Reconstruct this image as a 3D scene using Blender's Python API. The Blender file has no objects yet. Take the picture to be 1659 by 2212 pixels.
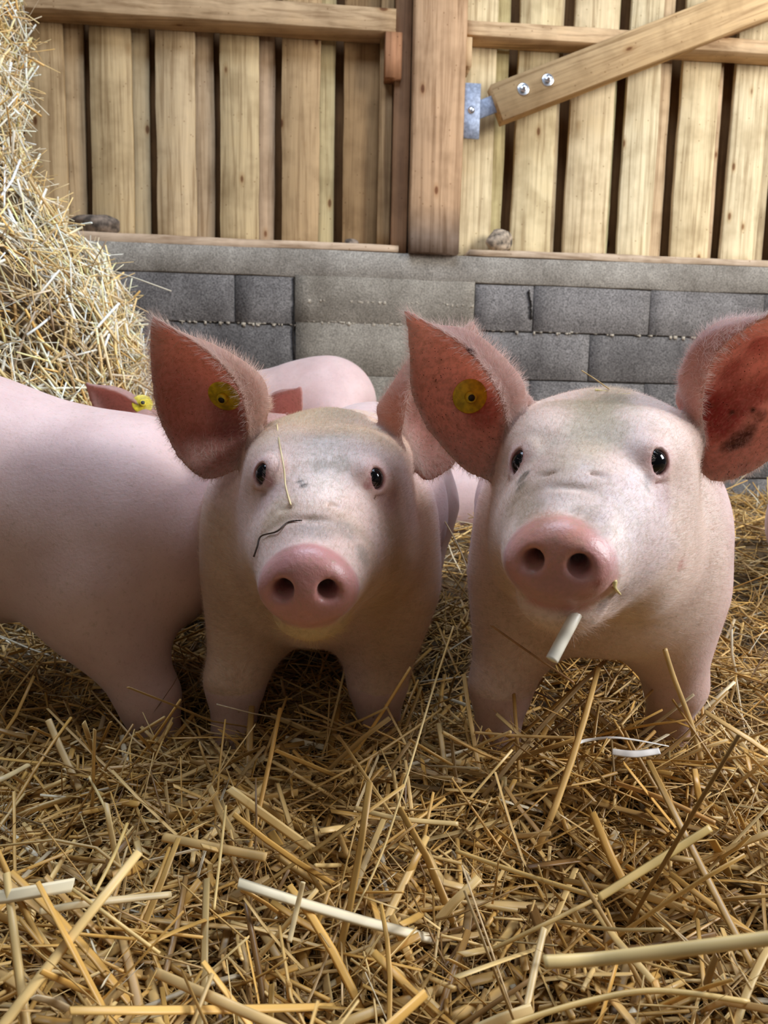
import bpy, math, random
import numpy as np
from mathutils import Vector, Matrix, kdtree

random.seed(7)
RNG = np.random.default_rng(11)
scene = bpy.context.scene
COL = scene.collection

# ------------------------------------------------------------------ camera
FPX = 1659.0
PITCH = math.radians(7.7)
ROLL = 0.022
CAMH = 0.46
cam_d = bpy.data.cameras.new('camera')
cam_d.sensor_fit = 'HORIZONTAL'
cam_d.sensor_width = 26.0
cam_d.lens = 26.0
cam_d.clip_start = 0.02
cam_d.clip_end = 60
cam = bpy.data.objects.new('camera', cam_d)
COL.objects.link(cam)
cam.matrix_world = Matrix.Translation((0, 0, CAMH)) @ Matrix.Rotation(math.pi / 2 - PITCH, 4, 'X') @ Matrix.Rotation(ROLL, 4, 'Z')
cam_d.dof.use_dof = True
cam_d.dof.focus_distance = 0.83
cam_d.dof.aperture_fstop = 11.0
scene.camera = cam

# ------------------------------------------------------------------ world + light
world = bpy.data.worlds.new('world')
scene.world = world
world.use_nodes = True
wn = world.node_tree
wn.nodes.clear()
wo = wn.nodes.new('ShaderNodeOutputWorld')
wb = wn.nodes.new('ShaderNodeBackground')
wb.inputs['Color'].default_value = (0.92, 0.93, 1.0, 1)
wb.inputs['Strength'].default_value = 0.09
wn.links.new(wb.outputs[0], wo.inputs[0])


def area_light(name, loc, target, sx, sy, power, color):
    d = bpy.data.lights.new(name, 'AREA')
    d.shape = 'RECTANGLE'
    d.size = sx
    d.size_y = sy
    d.energy = power
    d.color = color
    o = bpy.data.objects.new(name, d)
    COL.objects.link(o)
    o.location = loc
    v = Vector(target) - Vector(loc)
    o.rotation_euler = v.to_track_quat('-Z', 'Y').to_euler()
    return o


# daylight through the open side of the barn (right) and the open eaves above
area_light('daylight_open_side', (3.6, 0.6, 2.3), (-0.1, 2.0, 0.7), 1.7, 1.5, 262, (0.93, 0.96, 1.0))
area_light('daylight_roof_light', (0.0, 1.25, 3.3), (0.0, 1.15, 0.0), 2.2, 1.4, 122, (0.66, 0.79, 1.0))
area_light('front_fill', (-0.8, -2.4, 2.2), (0.0, 1.3, 0.3), 3.0, 2.0, 15, (1.0, 0.93, 0.82))  # unseen fill added behind the camera to brighten the foreground

scene.view_settings.view_transform = 'Standard'
scene.view_settings.look = 'None'
scene.view_settings.gamma = 1.0
scene.view_settings.use_curve_mapping = False
scene.view_settings.exposure = -0.16


# ------------------------------------------------------------------ helpers
def ray(px, py):
    x = (px - 829.5) / FPX
    y = -(py - 1106.0) / FPX
    z = -1.0
    c, s = math.cos(ROLL), math.sin(ROLL)
    x, y = c * x - s * y, s * x + c * y
    a = math.pi / 2 - PITCH
    return (x, y * math.cos(a) - z * math.sin(a), y * math.sin(a) + z * math.cos(a))


def at(px, py, Y):
    d = ray(px, py)
    t = Y / d[1]
    return np.array((d[0] * t, Y, CAMH + d[2] * t))


def tag(o, label=None, cat=None, group=None, kind=None):
    if label: o['label'] = label
    if cat: o['category'] = cat
    if group: o['group'] = group
    if kind: o['kind'] = kind
    return o


def empty(name, loc=(0, 0, 0)):
    o = bpy.data.objects.new(name, None)
    o.empty_display_size = 0.05
    COL.objects.link(o)
    o.location = loc
    return o


def np_mesh(name, verts, faces, mat, parent=None, col=None, smooth=True, loops=None):
    """faces: (n,k) int array, or (flat loop array, loop_totals) given by loops"""
    me = bpy.data.meshes.new(name)
    verts = np.asarray(verts, dtype=np.float32)
    me.vertices.add(len(verts))
    me.vertices.foreach_set('co', verts.ravel())
    if loops is None:
        faces = np.asarray(faces, dtype=np.int32)
        n, k = faces.shape
        flat = faces.ravel()
        starts = np.arange(n, dtype=np.int32) * k
    else:
        flat, totals = loops
        flat = np.asarray(flat, dtype=np.int32)
        starts = np.concatenate([[0], np.cumsum(totals)[:-1]]).astype(np.int32)
        n = len(totals)
    me.loops.add(len(flat))
    me.loops.foreach_set('vertex_index', flat)
    me.polygons.add(n)
    me.polygons.foreach_set('loop_start', starts)
    if smooth:
        me.polygons.foreach_set('use_smooth', np.ones(n, dtype=bool))
    me.update(calc_edges=True)
    if col is not None:
        a = me.color_attributes.new('Col', 'FLOAT_COLOR', 'POINT')
        c = np.ones((len(verts), 4), dtype=np.float32)
        c[:, :col.shape[1]] = col
        a.data.foreach_set('color', c.ravel())
    me.materials.append(mat)
    o = bpy.data.objects.new(name, me)
    COL.objects.link(o)
    if parent:
        o.parent = parent
        o.matrix_parent_inverse = Matrix.Translation(-Vector(parent.location)) if parent.type == 'EMPTY' else Matrix.Identity(4)
    return o


def merge(parts):
    """parts: list of (verts, list of faces) -> verts, loops"""
    V, flat, tot, off = [], [], [], 0
    for v, f in parts:
        V.append(np.asarray(v, dtype=float))
        for q in f:
            flat.extend([i + off for i in q])
            tot.append(len(q))
        off += len(v)
    return np.concatenate(V), (flat, tot)


# ------------------------------------------------------------------ materials
def new_mat(name):
    m = bpy.data.materials.new(name)
    m.use_nodes = True
    nt = m.node_tree
    nt.nodes.clear()
    out = nt.nodes.new('ShaderNodeOutputMaterial')
    b = nt.nodes.new('ShaderNodeBsdfPrincipled')
    nt.links.new(b.outputs[0], out.inputs[0])
    return m, nt, b, out


def N(nt, t, **kw):
    n = nt.nodes.new(t)
    for k, v in kw.items():
        if k in n.inputs:
            n.inputs[k].default_value = v
        else:
            setattr(n, k, v)
    return n


def ramp(nt, stops):
    r = nt.nodes.new('ShaderNodeValToRGB')
    el = r.color_ramp.elements
    while len(el) < len(stops):
        el.new(0.5)
    for e, (p, c) in zip(el, stops):
        e.position = p
        e.color = (c[0], c[1], c[2], 1)
    return r


def mulmix(nt, a, b, fac=1.0, mode='MULTIPLY'):
    m = nt.nodes.new('ShaderNodeMix')
    m.data_type = 'RGBA'
    m.blend_type = mode
    if isinstance(fac, (int, float)):
        m.inputs[0].default_value = fac
    else:
        nt.links.new(fac, m.inputs[0])
    for s, i in ((a, 6), (b, 7)):
        if isinstance(s, tuple):
            m.inputs[i].default_value = (*s, 1)
        else:
            nt.links.new(s, m.inputs[i])
    return m.outputs[2]


def bump(nt, b, h, strength, dist):
    n = nt.nodes.new('ShaderNodeBump')
    n.inputs['Strength'].default_value = strength
    n.inputs['Distance'].default_value = dist
    nt.links.new(h, n.inputs['Height'])
    nt.links.new(n.outputs[0], b.inputs['Normal'])


def mat_wood(name, axis_vec, base_attr=True, tint=(1, 1, 1), rough=0.75, grain=1.0):
    """planed softwood; grain runs along the axis with the small scale"""
    m, nt, b, out = new_mat(name)
    tc = N(nt, 'ShaderNodeTexCoord')
    mp = N(nt, 'ShaderNodeMapping')
    mp.inputs['Scale'].default_value = axis_vec
    nt.links.new(tc.outputs['Object'], mp.inputs[0])
    at_ = N(nt, 'ShaderNodeAttribute', attribute_name='Col')
    sep = N(nt, 'ShaderNodeSeparateColor')
    # shift by per-board value kept in the colour attribute's alpha
    addv = N(nt, 'ShaderNodeVectorMath', operation='ADD')
    mulv = N(nt, 'ShaderNodeVectorMath', operation='SCALE')
    comb = N(nt, 'ShaderNodeCombineXYZ')
    nt.links.new(at_.outputs['Alpha'], comb.inputs[0])
    nt.links.new(at_.outputs['Alpha'], comb.inputs[1])
    nt.links.new(at_.outputs['Alpha'], comb.inputs[2])
    nt.links.new(comb.outputs[0], mulv.inputs[0])
    mulv.inputs['Scale'].default_value = 37.0
    nt.links.new(mp.outputs[0], addv.inputs[0])
    nt.links.new(mulv.outputs[0], addv.inputs[1])
    n1 = N(nt, 'ShaderNodeTexNoise', Scale=1.0, Detail=5.0, Roughness=0.6, Distortion=0.6)
    nt.links.new(addv.outputs[0], n1.inputs['Vector'])
    r1 = ramp(nt, [(0.34, (0.50, 0.41, 0.31)), (0.5, (0.93, 0.90, 0.86)), (0.66, (1.16, 1.13, 1.10))])
    nt.links.new(n1.outputs[0], r1.inputs[0])
    c = mulmix(nt, at_.outputs['Color'], r1.outputs[0], 0.75 * grain)
    # broad water stains
    n2 = N(nt, 'ShaderNodeTexNoise', Scale=7.0, Detail=3.0, Roughness=0.6)
    nt.links.new(tc.outputs['Object'], n2.inputs['Vector'])
    r2 = ramp(nt, [(0.33, (0.66, 0.62, 0.56)), (0.55, (1, 1, 1)), (0.8, (1.05, 1.02, 0.95))])
    nt.links.new(n2.outputs[0], r2.inputs[0])
    c = mulmix(nt, c, r2.outputs[0], 0.75)
    # knots
    vo = N(nt, 'ShaderNodeTexVoronoi', Scale=9.5)
    mp2 = N(nt, 'ShaderNodeMapping')
    sc = [1.0, 1.0, 1.0]
    ax = min(range(3), key=lambda i: axis_vec[i])
    sc[ax] = 0.45
    mp2.inputs['Scale'].default_value = sc
    nt.links.new(tc.outputs['Object'], mp2.inputs[0])
    nt.links.new(mp2.outputs[0], vo.inputs['Vector'])
    r3 = ramp(nt, [(0.0, (0.22, 0.12, 0.06)), (0.055, (0.34, 0.19, 0.10)), (0.085, (0.85, 0.78, 0.7)), (0.16, (1, 1, 1))])
    nt.links.new(vo.outputs['Distance'], r3.inputs[0])
    c = mulmix(nt, c, r3.outputs[0], 0.95)
    # small specks
    v2 = N(nt, 'ShaderNodeTexVoronoi', Scale=30.0)
    nt.links.new(tc.outputs['Object'], v2.inputs['Vector'])
    r4 = ramp(nt, [(0.0, (0.30, 0.22, 0.15)), (0.06, (0.55, 0.45, 0.35)), (0.11, (1, 1, 1))])
    nt.links.new(v2.outputs['Distance'], r4.inputs[0])
    c = mulmix(nt, c, r4.outputs[0], 0.8)
    c = mulmix(nt, c, tint, 1.0)
    nt.links.new(c, b.inputs['Base Color'])
    b.inputs['Roughness'].default_value = rough
    b.inputs['Specular IOR Level'].default_value = 0.25
    bump(nt, b, n1.outputs[0], 0.35, 0.004)
    return m


M_WOODV = mat_wood('board_timber', (60, 60, 2.2))
M_WOODH = mat_wood('rail_timber', (2.2, 55, 55))
M_POST = mat_wood('post_timber', (50, 50, 1.8), grain=1.1)


def mat_concrete(name, base, dark, speck):
    m, nt, b, out = new_mat(name)
    tc = N(nt, 'ShaderNodeTexCoord')
    at_ = N(nt, 'ShaderNodeAttribute', attribute_name='Col')
    n1 = N(nt, 'ShaderNodeTexNoise', Scale=5.0, Detail=5.0, Roughness=0.65)
    nt.links.new(tc.outputs['Object'], n1.inputs['Vector'])
    r1 = ramp(nt, [(0.3, dark), (0.65, base)])
    nt.links.new(n1.outputs[0], r1.inputs[0])
    n2 = N(nt, 'ShaderNodeTexNoise', Scale=170.0, Detail=3.0, Roughness=0.7)
    nt.links.new(tc.outputs['Object'], n2.inputs['Vector'])
    r2 = ramp(nt, [(0.36, (0.42, 0.42, 0.42)), (0.5, (0.95, 0.95, 0.95)), (0.64, (1.5, 1.5, 1.5))])
    nt.links.new(n2.outputs[0], r2.inputs[0])
    c = mulmix(nt, r1.outputs[0], r2.outputs[0], speck)
    c = mulmix(nt, c, at_.outputs['Color'], 1.0)
    nt.links.new(c, b.inputs['Base Color'])
    b.inputs['Roughness'].default_value = 0.93
    b.inputs['Specular IOR Level'].default_value = 0.15
    bump(nt, b, n2.outputs[0], 0.7, 0.004)
    return m


M_BLOCK = mat_concrete('concrete_block', (0.235, 0.21, 0.19), (0.12, 0.105, 0.095), 0.95)
M_CAST = mat_concrete('cast_concrete', (0.38, 0.335, 0.275), (0.20, 0.17, 0.135), 0.65)
M_MORTAR = mat_concrete('mortar', (0.16, 0.145, 0.13), (0.06, 0.055, 0.05), 0.7)


def mat_simple(name, color, rough=0.5, metal=0.0, spec=0.5, noise=0.0, nscale=60):
    m, nt, b, out = new_mat(name)
    b.inputs['Roughness'].default_value = rough
    b.inputs['Metallic'].default_value = metal
    b.inputs['Specular IOR Level'].default_value = spec
    tc = N(nt, 'ShaderNodeTexCoord')
    n = N(nt, 'ShaderNodeTexNoise', Scale=float(nscale), Detail=4.0)
    nt.links.new(tc.outputs['Object'], n.inputs['Vector'])
    lo = tuple(c * (1 - noise) for c in color)
    hi = tuple(min(1, c * (1 + noise)) for c in color)
    r = ramp(nt, [(0.35, lo), (0.65, hi)])
    nt.links.new(n.outputs[0], r.inputs[0])
    nt.links.new(r.outputs[0], b.inputs['Base Color'])
    return m


M_STEEL = mat_simple('galvanised_steel', (0.30, 0.33, 0.40), 0.6, 0.35, noise=0.25, nscale=90)
M_BOLT = mat_simple('zinc_bolt', (0.72, 0.74, 0.78), 0.25, 0.95, noise=0.1)
M_STONE = mat_simple('field_stone', (0.17, 0.125, 0.09), 0.9, noise=0.6, nscale=45)
M_STONE2 = mat_simple('flint_stone', (0.30, 0.23, 0.16), 0.85, noise=0.75, nscale=38)
M_EYE = mat_simple('eye', (0.004, 0.0035, 0.004), 0.05, 0.0, 0.35, noise=0.2)
M_TAG = mat_simple('yellow_plastic', (0.55, 0.42, 0.012), 0.42, 0.0, 0.5, noise=0.3, nscale=130)
M_TAGDARK = mat_simple('tag_hole', (0.02, 0.018, 0.01), 0.6)
M_HOOF = mat_simple('hoof_horn', (0.10, 0.07, 0.05), 0.6, noise=0.3)


def mat_skin():
    m, nt, b, out = new_mat('pig_skin')
    tc = N(nt, 'ShaderNodeTexCoord')
    at_ = N(nt, 'ShaderNodeAttribute', attribute_name='Col')
    mk = N(nt, 'ShaderNodeAttribute', attribute_name='Mask')   # R wet, G dirt, B ear inside
    sep = N(nt, 'ShaderNodeSeparateColor')
    nt.links.new(mk.outputs['Color'], sep.inputs[0])
    n1 = N(nt, 'ShaderNodeTexNoise', Scale=14.0, Detail=4.0, Roughness=0.6)
    nt.links.new(tc.outputs['Object'], n1.inputs['Vector'])
    r1 = ramp(nt, [(0.3, (0.86, 0.80, 0.80)), (0.7, (1.07, 1.07, 1.07))])
    nt.links.new(n1.outputs[0], r1.inputs[0])
    c = mulmix(nt, at_.outputs['Color'], r1.outputs[0], 0.8)
    # dirt: patchy brown where the mask allows it
    n2 = N(nt, 'ShaderNodeTexNoise', Scale=150.0, Detail=6.0, Roughness=0.75)
    nt.links.new(tc.outputs['Object'], n2.inputs['Vector'])
    ma = N(nt, 'ShaderNodeMath', operation='MULTIPLY_ADD')
    nt.links.new(sep.outputs[1], ma.inputs[0])
    ma.inputs[1].default_value = 0.42
    nt.links.new(n2.outputs[0], ma.inputs[2])
    r2 = ramp(nt, [(0.55, (0, 0, 0)), (0.95, (1, 1, 1))])
    nt.links.new(ma.outputs[0], r2.inputs[0])
    c = mulmix(nt, c, (0.30, 0.21, 0.12), r2.outputs[0], 'MIX')
    # dark specks
    v = N(nt, 'ShaderNodeTexVoronoi', Scale=210.0)
    nt.links.new(tc.outputs['Object'], v.inputs['Vector'])
    n3 = N(nt, 'ShaderNodeTexNoise', Scale=34.0, Detail=5.0, Roughness=.8)
    nt.links.new(tc.outputs['Object'], n3.inputs['Vector'])
    ms = N(nt, 'ShaderNodeMath', operation='MULTIPLY')
    nt.links.new(sep.outputs[2], ms.inputs[0])
    nt.links.new(n3.outputs[0], ms.inputs[1])
    mm = N(nt, 'ShaderNodeMath', operation='MULTIPLY_ADD')
    nt.links.new(ms.outputs[0], mm.inputs[0])
    mm.inputs[1].default_value = -0.33
    nt.links.new(v.outputs['Distance'], mm.inputs[2])
    r3 = ramp(nt, [(0.0, (1, 1, 1)), (0.03, (0, 0, 0))])
    nt.links.new(mm.outputs[0], r3.inputs[0])
    c = mulmix(nt, c, (0.05, 0.03, 0.02), r3.outputs[0], 'MIX')
    nt.links.new(c, b.inputs['Base Color'])
    mr = N(nt, 'ShaderNodeMapRange')
    nt.links.new(sep.outputs[0], mr.inputs[0])
    mr.inputs['To Min'].default_value = 0.55
    mr.inputs['To Max'].default_value = 0.37
    nt.links.new(mr.outputs[0], b.inputs['Roughness'])
    b.inputs['Specular IOR Level'].default_value = 0.38
    b.inputs['Subsurface Weight'].default_value = 0.35
    b.inputs['Subsurface Radius'].default_value = (1.0, 0.32, 0.2)
    b.inputs['Subsurface Scale'].default_value = 0.003
    b.inputs['Sheen Weight'].default_value = 0.16
    b.inputs['Sheen Roughness'].default_value = 0.4
    b.inputs['Sheen Tint'].default_value = (0.95, 0.95, 1.0, 1)
    n4 = N(nt, 'ShaderNodeTexNoise', Scale=260.0, Detail=3.0, Roughness=0.6)
    nt.links.new(tc.outputs['Object'], n4.inputs['Vector'])
    bump(nt, b, n4.outputs[0], 0.35, 0.0014)
    tl = N(nt, 'ShaderNodeBsdfTranslucent')                  # thin ear skin lets light through
    tc2 = mulmix(nt, c, (1.0, .74, .66), 1.0)
    nt.links.new(tc2, tl.inputs['Color'])
    mxe = N(nt, 'ShaderNodeMixShader')
    fe = N(nt, 'ShaderNodeMath', operation='MULTIPLY')
    nt.links.new(mk.outputs['Alpha'], fe.inputs[0])
    fe.inputs[1].default_value = 0.56
    nt.links.new(fe.outputs[0], mxe.inputs[0])
    nt.links.new(b.outputs[0], mxe.inputs[1])
    nt.links.new(tl.outputs[0], mxe.inputs[2])
    nt.links.new(mxe.outputs[0], out.inputs[0])
    return m


M_SKIN = mat_skin()


def mat_fibre(name, trans, rough, sheen=0.0, scale=None):
    m, nt, b, out = new_mat(name)
    at_ = N(nt, 'ShaderNodeAttribute', attribute_name='Col')
    nt.links.new(at_.outputs['Color'], b.inputs['Base Color'])
    b.inputs['Roughness'].default_value = rough
    b.inputs['Specular IOR Level'].default_value = 0.45
    t = N(nt, 'ShaderNodeBsdfTranslucent')
    nt.links.new(at_.outputs['Color'], t.inputs['Color'])
    mx = N(nt, 'ShaderNodeMixShader')
    mx.inputs[0].default_value = trans
    nt.links.new(b.outputs[0], mx.inputs[1])
    nt.links.new(t.outputs[0], mx.inputs[2])
    nt.links.new(mx.outputs[0], out.inputs[0])
    return m


M_HAIR = mat_fibre('pig_hair', 0.45, 0.4)
M_STRAW = mat_fibre('straw', 0.12, 0.42)


def mat_ground():
    m, nt, b, out = new_mat('trodden_litter')
    tc = N(nt, 'ShaderNodeTexCoord')
    n = N(nt, 'ShaderNodeTexNoise', Scale=45.0, Detail=6.0, Roughness=0.75)
    nt.links.new(tc.outputs['Object'], n.inputs['Vector'])
    r = ramp(nt, [(0.3, (0.05, 0.030, 0.012)), (0.55, (0.17, 0.10, 0.04)), (0.75, (0.30, 0.19, 0.08))])
    nt.links.new(n.outputs[0], r.inputs[0])
    nt.links.new(r.outputs[0], b.inputs['Base Color'])
    b.inputs['Roughness'].default_value = 0.9
    bump(nt, b, n.outputs[0], 0.8, 0.02)
    return m


M_GROUND = mat_ground()

# ------------------------------------------------------------------ wall frame
WA = math.radians(5.1)
WU = np.array((math.cos(WA), math.sin(WA), 0))
WN = np.array((math.sin(WA), -math.cos(WA), 0))
WO = np.array((0, 3.21, 0))
ZUP = np.array((0, 0, 1.0))


def W(u, off, z):
    return WO + WU * u + WN * off + ZUP * z


def wp(px, py, off=0.0):
    d = np.array(ray(px, py))
    o = WO + WN * off - np.array((0, 0, CAMH))
    t = (o[0] * WN[0] + o[1] * WN[1]) / (d[0] * WN[0] + d[1] * WN[1])
    p = d * t
    return float((p - WO - WN * off)[:2] @ WU[:2]), float(CAMH + p[2])


def bevel_box_local(u0, u1, o0, o1, z0, z1, bev=0.004, waney=0.0, seed=0):
    """box in wall coordinates with bevelled long edges and an optional wavy edge; returns verts, faces"""
    rs = np.random.default_rng(seed)
    vertical = (z1 - z0) >= (u1 - u0)
    L = (z1 - z0) if vertical else (u1 - u0)
    n = max(2, int(L / 0.06))
    if vertical:
        w0, w1 = u0, u1
    else:
        w0, w1 = z0, z1
    prof = [(w0 + bev, o0), (w1 - bev, o0), (w1, o0 + bev), (w1, o1 - bev), (w1 - bev, o1), (w0 + bev, o1), (w0, o1 - bev), (w0, o0 + bev)]
    V = []
    wob = np.cumsum(rs.normal(0, waney, (n + 1, 2)), axis=0)
    wob -= wob.mean(axis=0)
    for i in range(n + 1):
        t = i / n
        for (w, o) in prof:
            dw = wob[i, 0] if w < (w0 + w1) / 2 else wob[i, 1]
            if vertical:
                V.append(W(w + dw, o, z0 + t * (z1 - z0)))
            else:
                V.append(W(u0 + t * (u1 - u0), o, w + dw))
    Fc = []
    for i in range(n):
        for j in range(8):
            a, b_ = i * 8 + j, i * 8 + (j + 1) % 8
            Fc.append((a, b_, b_ + 8, a + 8))
    Fc.append(tuple(range(7, -1, -1)))
    Fc.append(tuple(n * 8 + j for j in range(8)))
    return np.array(V), Fc


def wall_box(name, mat, col, parent=None, **kw):
    dims = [kw.pop(k) for k in ('u0', 'u1', 'o0', 'o1', 'z0', 'z1')]
    v, f = bevel_box_local(*dims, **kw)
    V, L = merge([(v, f)])
    c = np.tile(np.array(col, dtype=float), (len(V), 1))
    if c.shape[1] == 3:
        c = np.hstack([c, np.full((len(V), 1), random.random())])
    return np_mesh(name, V, None, mat, parent, col=c, smooth=False, loops=L)


# ------------------------------------------------------------------ structure : wall
wall = empty('wall_back', tuple(WO))
tag(wall, kind='structure')
Z_SILL_T, Z_SILL_B = 1.115, 1.083
Z_RING_B, Z_J1, Z_J2, Z_J3 = 0.975, 0.785, 0.588, 0.39
BLK_OFF = 0.0
# dark mortar backing
wall_box('mortar_core', M_MORTAR, (1, 1, 1), wall, u0=-2.3, u1=2.7, o0=-0.20, o1=-0.012, z0=-0.1, z1=1.07)
# ring beam (cast) and cast pillar under the post
wall_box('ring_beam', M_CAST, (0.95, 0.95, 0.95), wall, u0=-2.3, u1=2.7, o0=-0.20, o1=0.004, z0=Z_RING_B, z1=Z_SILL_B, waney=0.0008, seed=3)
pil = []
zz = [-0.1, 0.588, 0.80, Z_RING_B + 0.004]
for i in range(len(zz) - 1):
    v, f = bevel_box_local(-0.375 + RNG.uniform(-.004, .004), 0.352, -0.15, 0.006 + RNG.uniform(-.0008, .0008), zz[i], zz[i + 1], bev=0.0012, waney=0.0012, seed=i)
    pil.append((v, f))
V, L = merge(pil)
np_mesh('cast_pillar', V, None, M_CAST, wall, col=np.tile((.86, 0.84, 0.80, 0.3), (len(V), 1)), smooth=False, loops=L)
# concrete blocks
blocks = []
rows = [(Z_J1, Z_RING_B, [-2.2, -1.62, -1.12, -0.617, -0.382, None, 0.355, 0.602, 1.10, 1.60, 2.1, 2.6]),
        (Z_J2, Z_J1, [-2.3, -1.87, -1.37, -0.87, -0.382, None, 0.355, 0.85, 1.352, 1.85, 2.35]),
        (Z_J3, Z_J2, [-2.2, -1.62, -1.12, -0.617, -0.382, None, 0.355, 0.602, 1.10, 1.60, 2.1, 2.6]),
        (0.19, Z_J3, [-2.3, -1.87, -1.37, -0.87, -0.382, None, 0.355, 0.85, 1.352, 1.85, 2.35]),
        (-0.02, 0.19, [-2.2, -1.62, -1.12, -0.617, -0.382, None, 0.355, 0.602, 1.10, 1.60, 2.1, 2.6])]
for (z0, z1, us) in rows:
    for a, b_ in zip(us[:-1], us[1:]):
        if a is None or b_ is None:
            continue
        v, f = bevel_box_local(a + 0.0025, b_ - 0.0025, -0.15, RNG.uniform(-0.002, 0.003), z0 + 0.003, z1 - 0.003, bev=0.003, waney=0.0006, seed=int(a * 100) + 400)
        V, L = merge([(v, f)])
        g = RNG.uniform(0.82, 1.1)
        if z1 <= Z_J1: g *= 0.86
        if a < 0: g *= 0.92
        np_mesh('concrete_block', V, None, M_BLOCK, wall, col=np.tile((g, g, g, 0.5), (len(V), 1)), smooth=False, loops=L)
# mortar smears squeezed out of the joints
ms = []
for (ua, ub, z) in ((-1.1, -0.38, Z_J1), (0.36, 1.9, Z_J1), (-0.36, 0.34, 0.80), (-0.37, 0.34, 0.885)):
    for k in range(60):
        u = RNG.uniform(ua, ub)
        w, h = RNG.uniform(.003, .016), RNG.uniform(.0015, .004)
        v, f = bevel_box_local(u, u + w, -0.01, 0.005 + RNG.uniform(0, .004), z - h + RNG.normal(0, .004), z + h, bev=0.001)
        ms.append((v, f))
V, L = merge(ms)
np_mesh('mortar_crumbs', V, None, M_CAST, wall, col=np.tile((1.5, 1.45, 1.35, 0.5), (len(V), 1)), smooth=False, loops=L)
# ragged crack lines beside the pillar
ck = []
for (u, za, zb) in ((-0.372, 0.40, 0.968), (0.600, 0.84, 0.955)):
    n = 26
    z = np.linspace(za, zb, n)
    x = u + np.cumsum(RNG.normal(0, .0022, n))
    v, f = [], []
    for i in range(n):
        w = RNG.uniform(.0012, .0045)
        v += [W(x[i] - w, 0.0068, z[i]), W(x[i] + w, 0.0068, z[i]), W(x[i] + w, 0.001, z[i]), W(x[i] - w, 0.001, z[i])]
    for i in range(n - 1):
        for j in range(4):
            f.append((i * 4 + j, i * 4 + (j + 1) % 4, i * 4 + 4 + (j + 1) % 4, i * 4 + 4 + j))
    ck.append((v, f))
V, L = merge(ck)
np_mesh('open_joint', V, None, M_MORTAR, wall, col=np.tile((0.25, 0.22, 0.2, 0.5), (len(V), 1)), smooth=False, loops=L)

# cladding : outer boards fixed over the gaps of the inner ones
BT = 2.6
inner = [(-2.02, -1.86), (-1.72, -1.55), (-1.44, -1.287), (-1.188, -1.028), (-0.935, -0.782), (-0.680, -0.530), (-0.437, -0.285), (-0.192, -0.045),
         (0.20, 0.430), (0.520, 0.690), (0.748, 0.935), (0.985, 1.125), (1.220, 1.385), (1.450, 1.605), (1.69, 1.86), (1.95, 2.12)]
tints = [tuple(np.array(q_) * np.array((.95, .86, .76)) if i_ < 8 else np.array(q_) * np.array((1.10, 1.05, 1.0))) for i_, q_ in enumerate([(.50, .39, .22), (.52, .40, .23), (.50, .38, .22), (.52, .41, .24), (.55, .44, .28), (.52, .42, .25), (.44, .32, .18), (.33, .22, .11),  # last boards before the post darkened: its shadow put into their tint
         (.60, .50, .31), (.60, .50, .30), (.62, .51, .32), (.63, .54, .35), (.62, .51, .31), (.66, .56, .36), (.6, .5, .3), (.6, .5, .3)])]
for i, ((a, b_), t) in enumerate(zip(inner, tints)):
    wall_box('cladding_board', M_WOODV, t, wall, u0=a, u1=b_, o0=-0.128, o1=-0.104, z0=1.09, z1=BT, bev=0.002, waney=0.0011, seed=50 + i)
edges = [-2.1] + [x for p in inner for x in p] + [2.2]
for i in range(0, len(edges) - 1, 2):
    a, b_ = edges[i], edges[i + 1]
    if b_ - a < 0.02: continue
    if a < 0.1 < b_: b_ = 0.22
    b_ -= 0.057
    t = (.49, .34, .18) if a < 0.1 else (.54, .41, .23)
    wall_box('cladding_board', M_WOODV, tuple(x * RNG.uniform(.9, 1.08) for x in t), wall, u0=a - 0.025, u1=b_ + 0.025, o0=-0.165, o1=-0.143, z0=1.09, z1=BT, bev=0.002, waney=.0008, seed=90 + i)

wall_box('backing_board', M_WOODV, (.20, .10, .035), wall, u0=-2.2, u1=2.4, o0=-0.215, o1=-0.195, z0=1.09, z1=BT, bev=0.002, seed=49)
floor_v = np.array([(-3.0, -1.2, -0.10), (3.4, -1.2, -0.10), (3.4, 3.6, -0.10), (-3.0, 3.6, -0.10)])
fl = np_mesh('floor', floor_v, [[0, 1, 2, 3]], M_MORTAR, col=np.tile((1, 1, 1, 1.), (4, 1)), smooth=False)
tag(fl, kind='structure')

# sill planks
s1 = wall_box('trim_1', M_WOODH, (.56, .41, .28), u0=-2.2, u1=0.035, o0=-0.15, o1=0.004, z0=Z_SILL_B, z1=Z_SILL_T, bev=0.002, waney=0.0008, seed=5)
tag(s1, kind='structure')
s2 = wall_box('trim_2', M_WOODH, (.58, .44, .31), u0=0.325, u1=2.6, o0=-0.15, o1=0.004, z0=Z_SILL_B, z1=Z_SILL_T - 0.004, bev=0.002, waney=0.0008, seed=6)
tag(s2, kind='structure')

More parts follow.
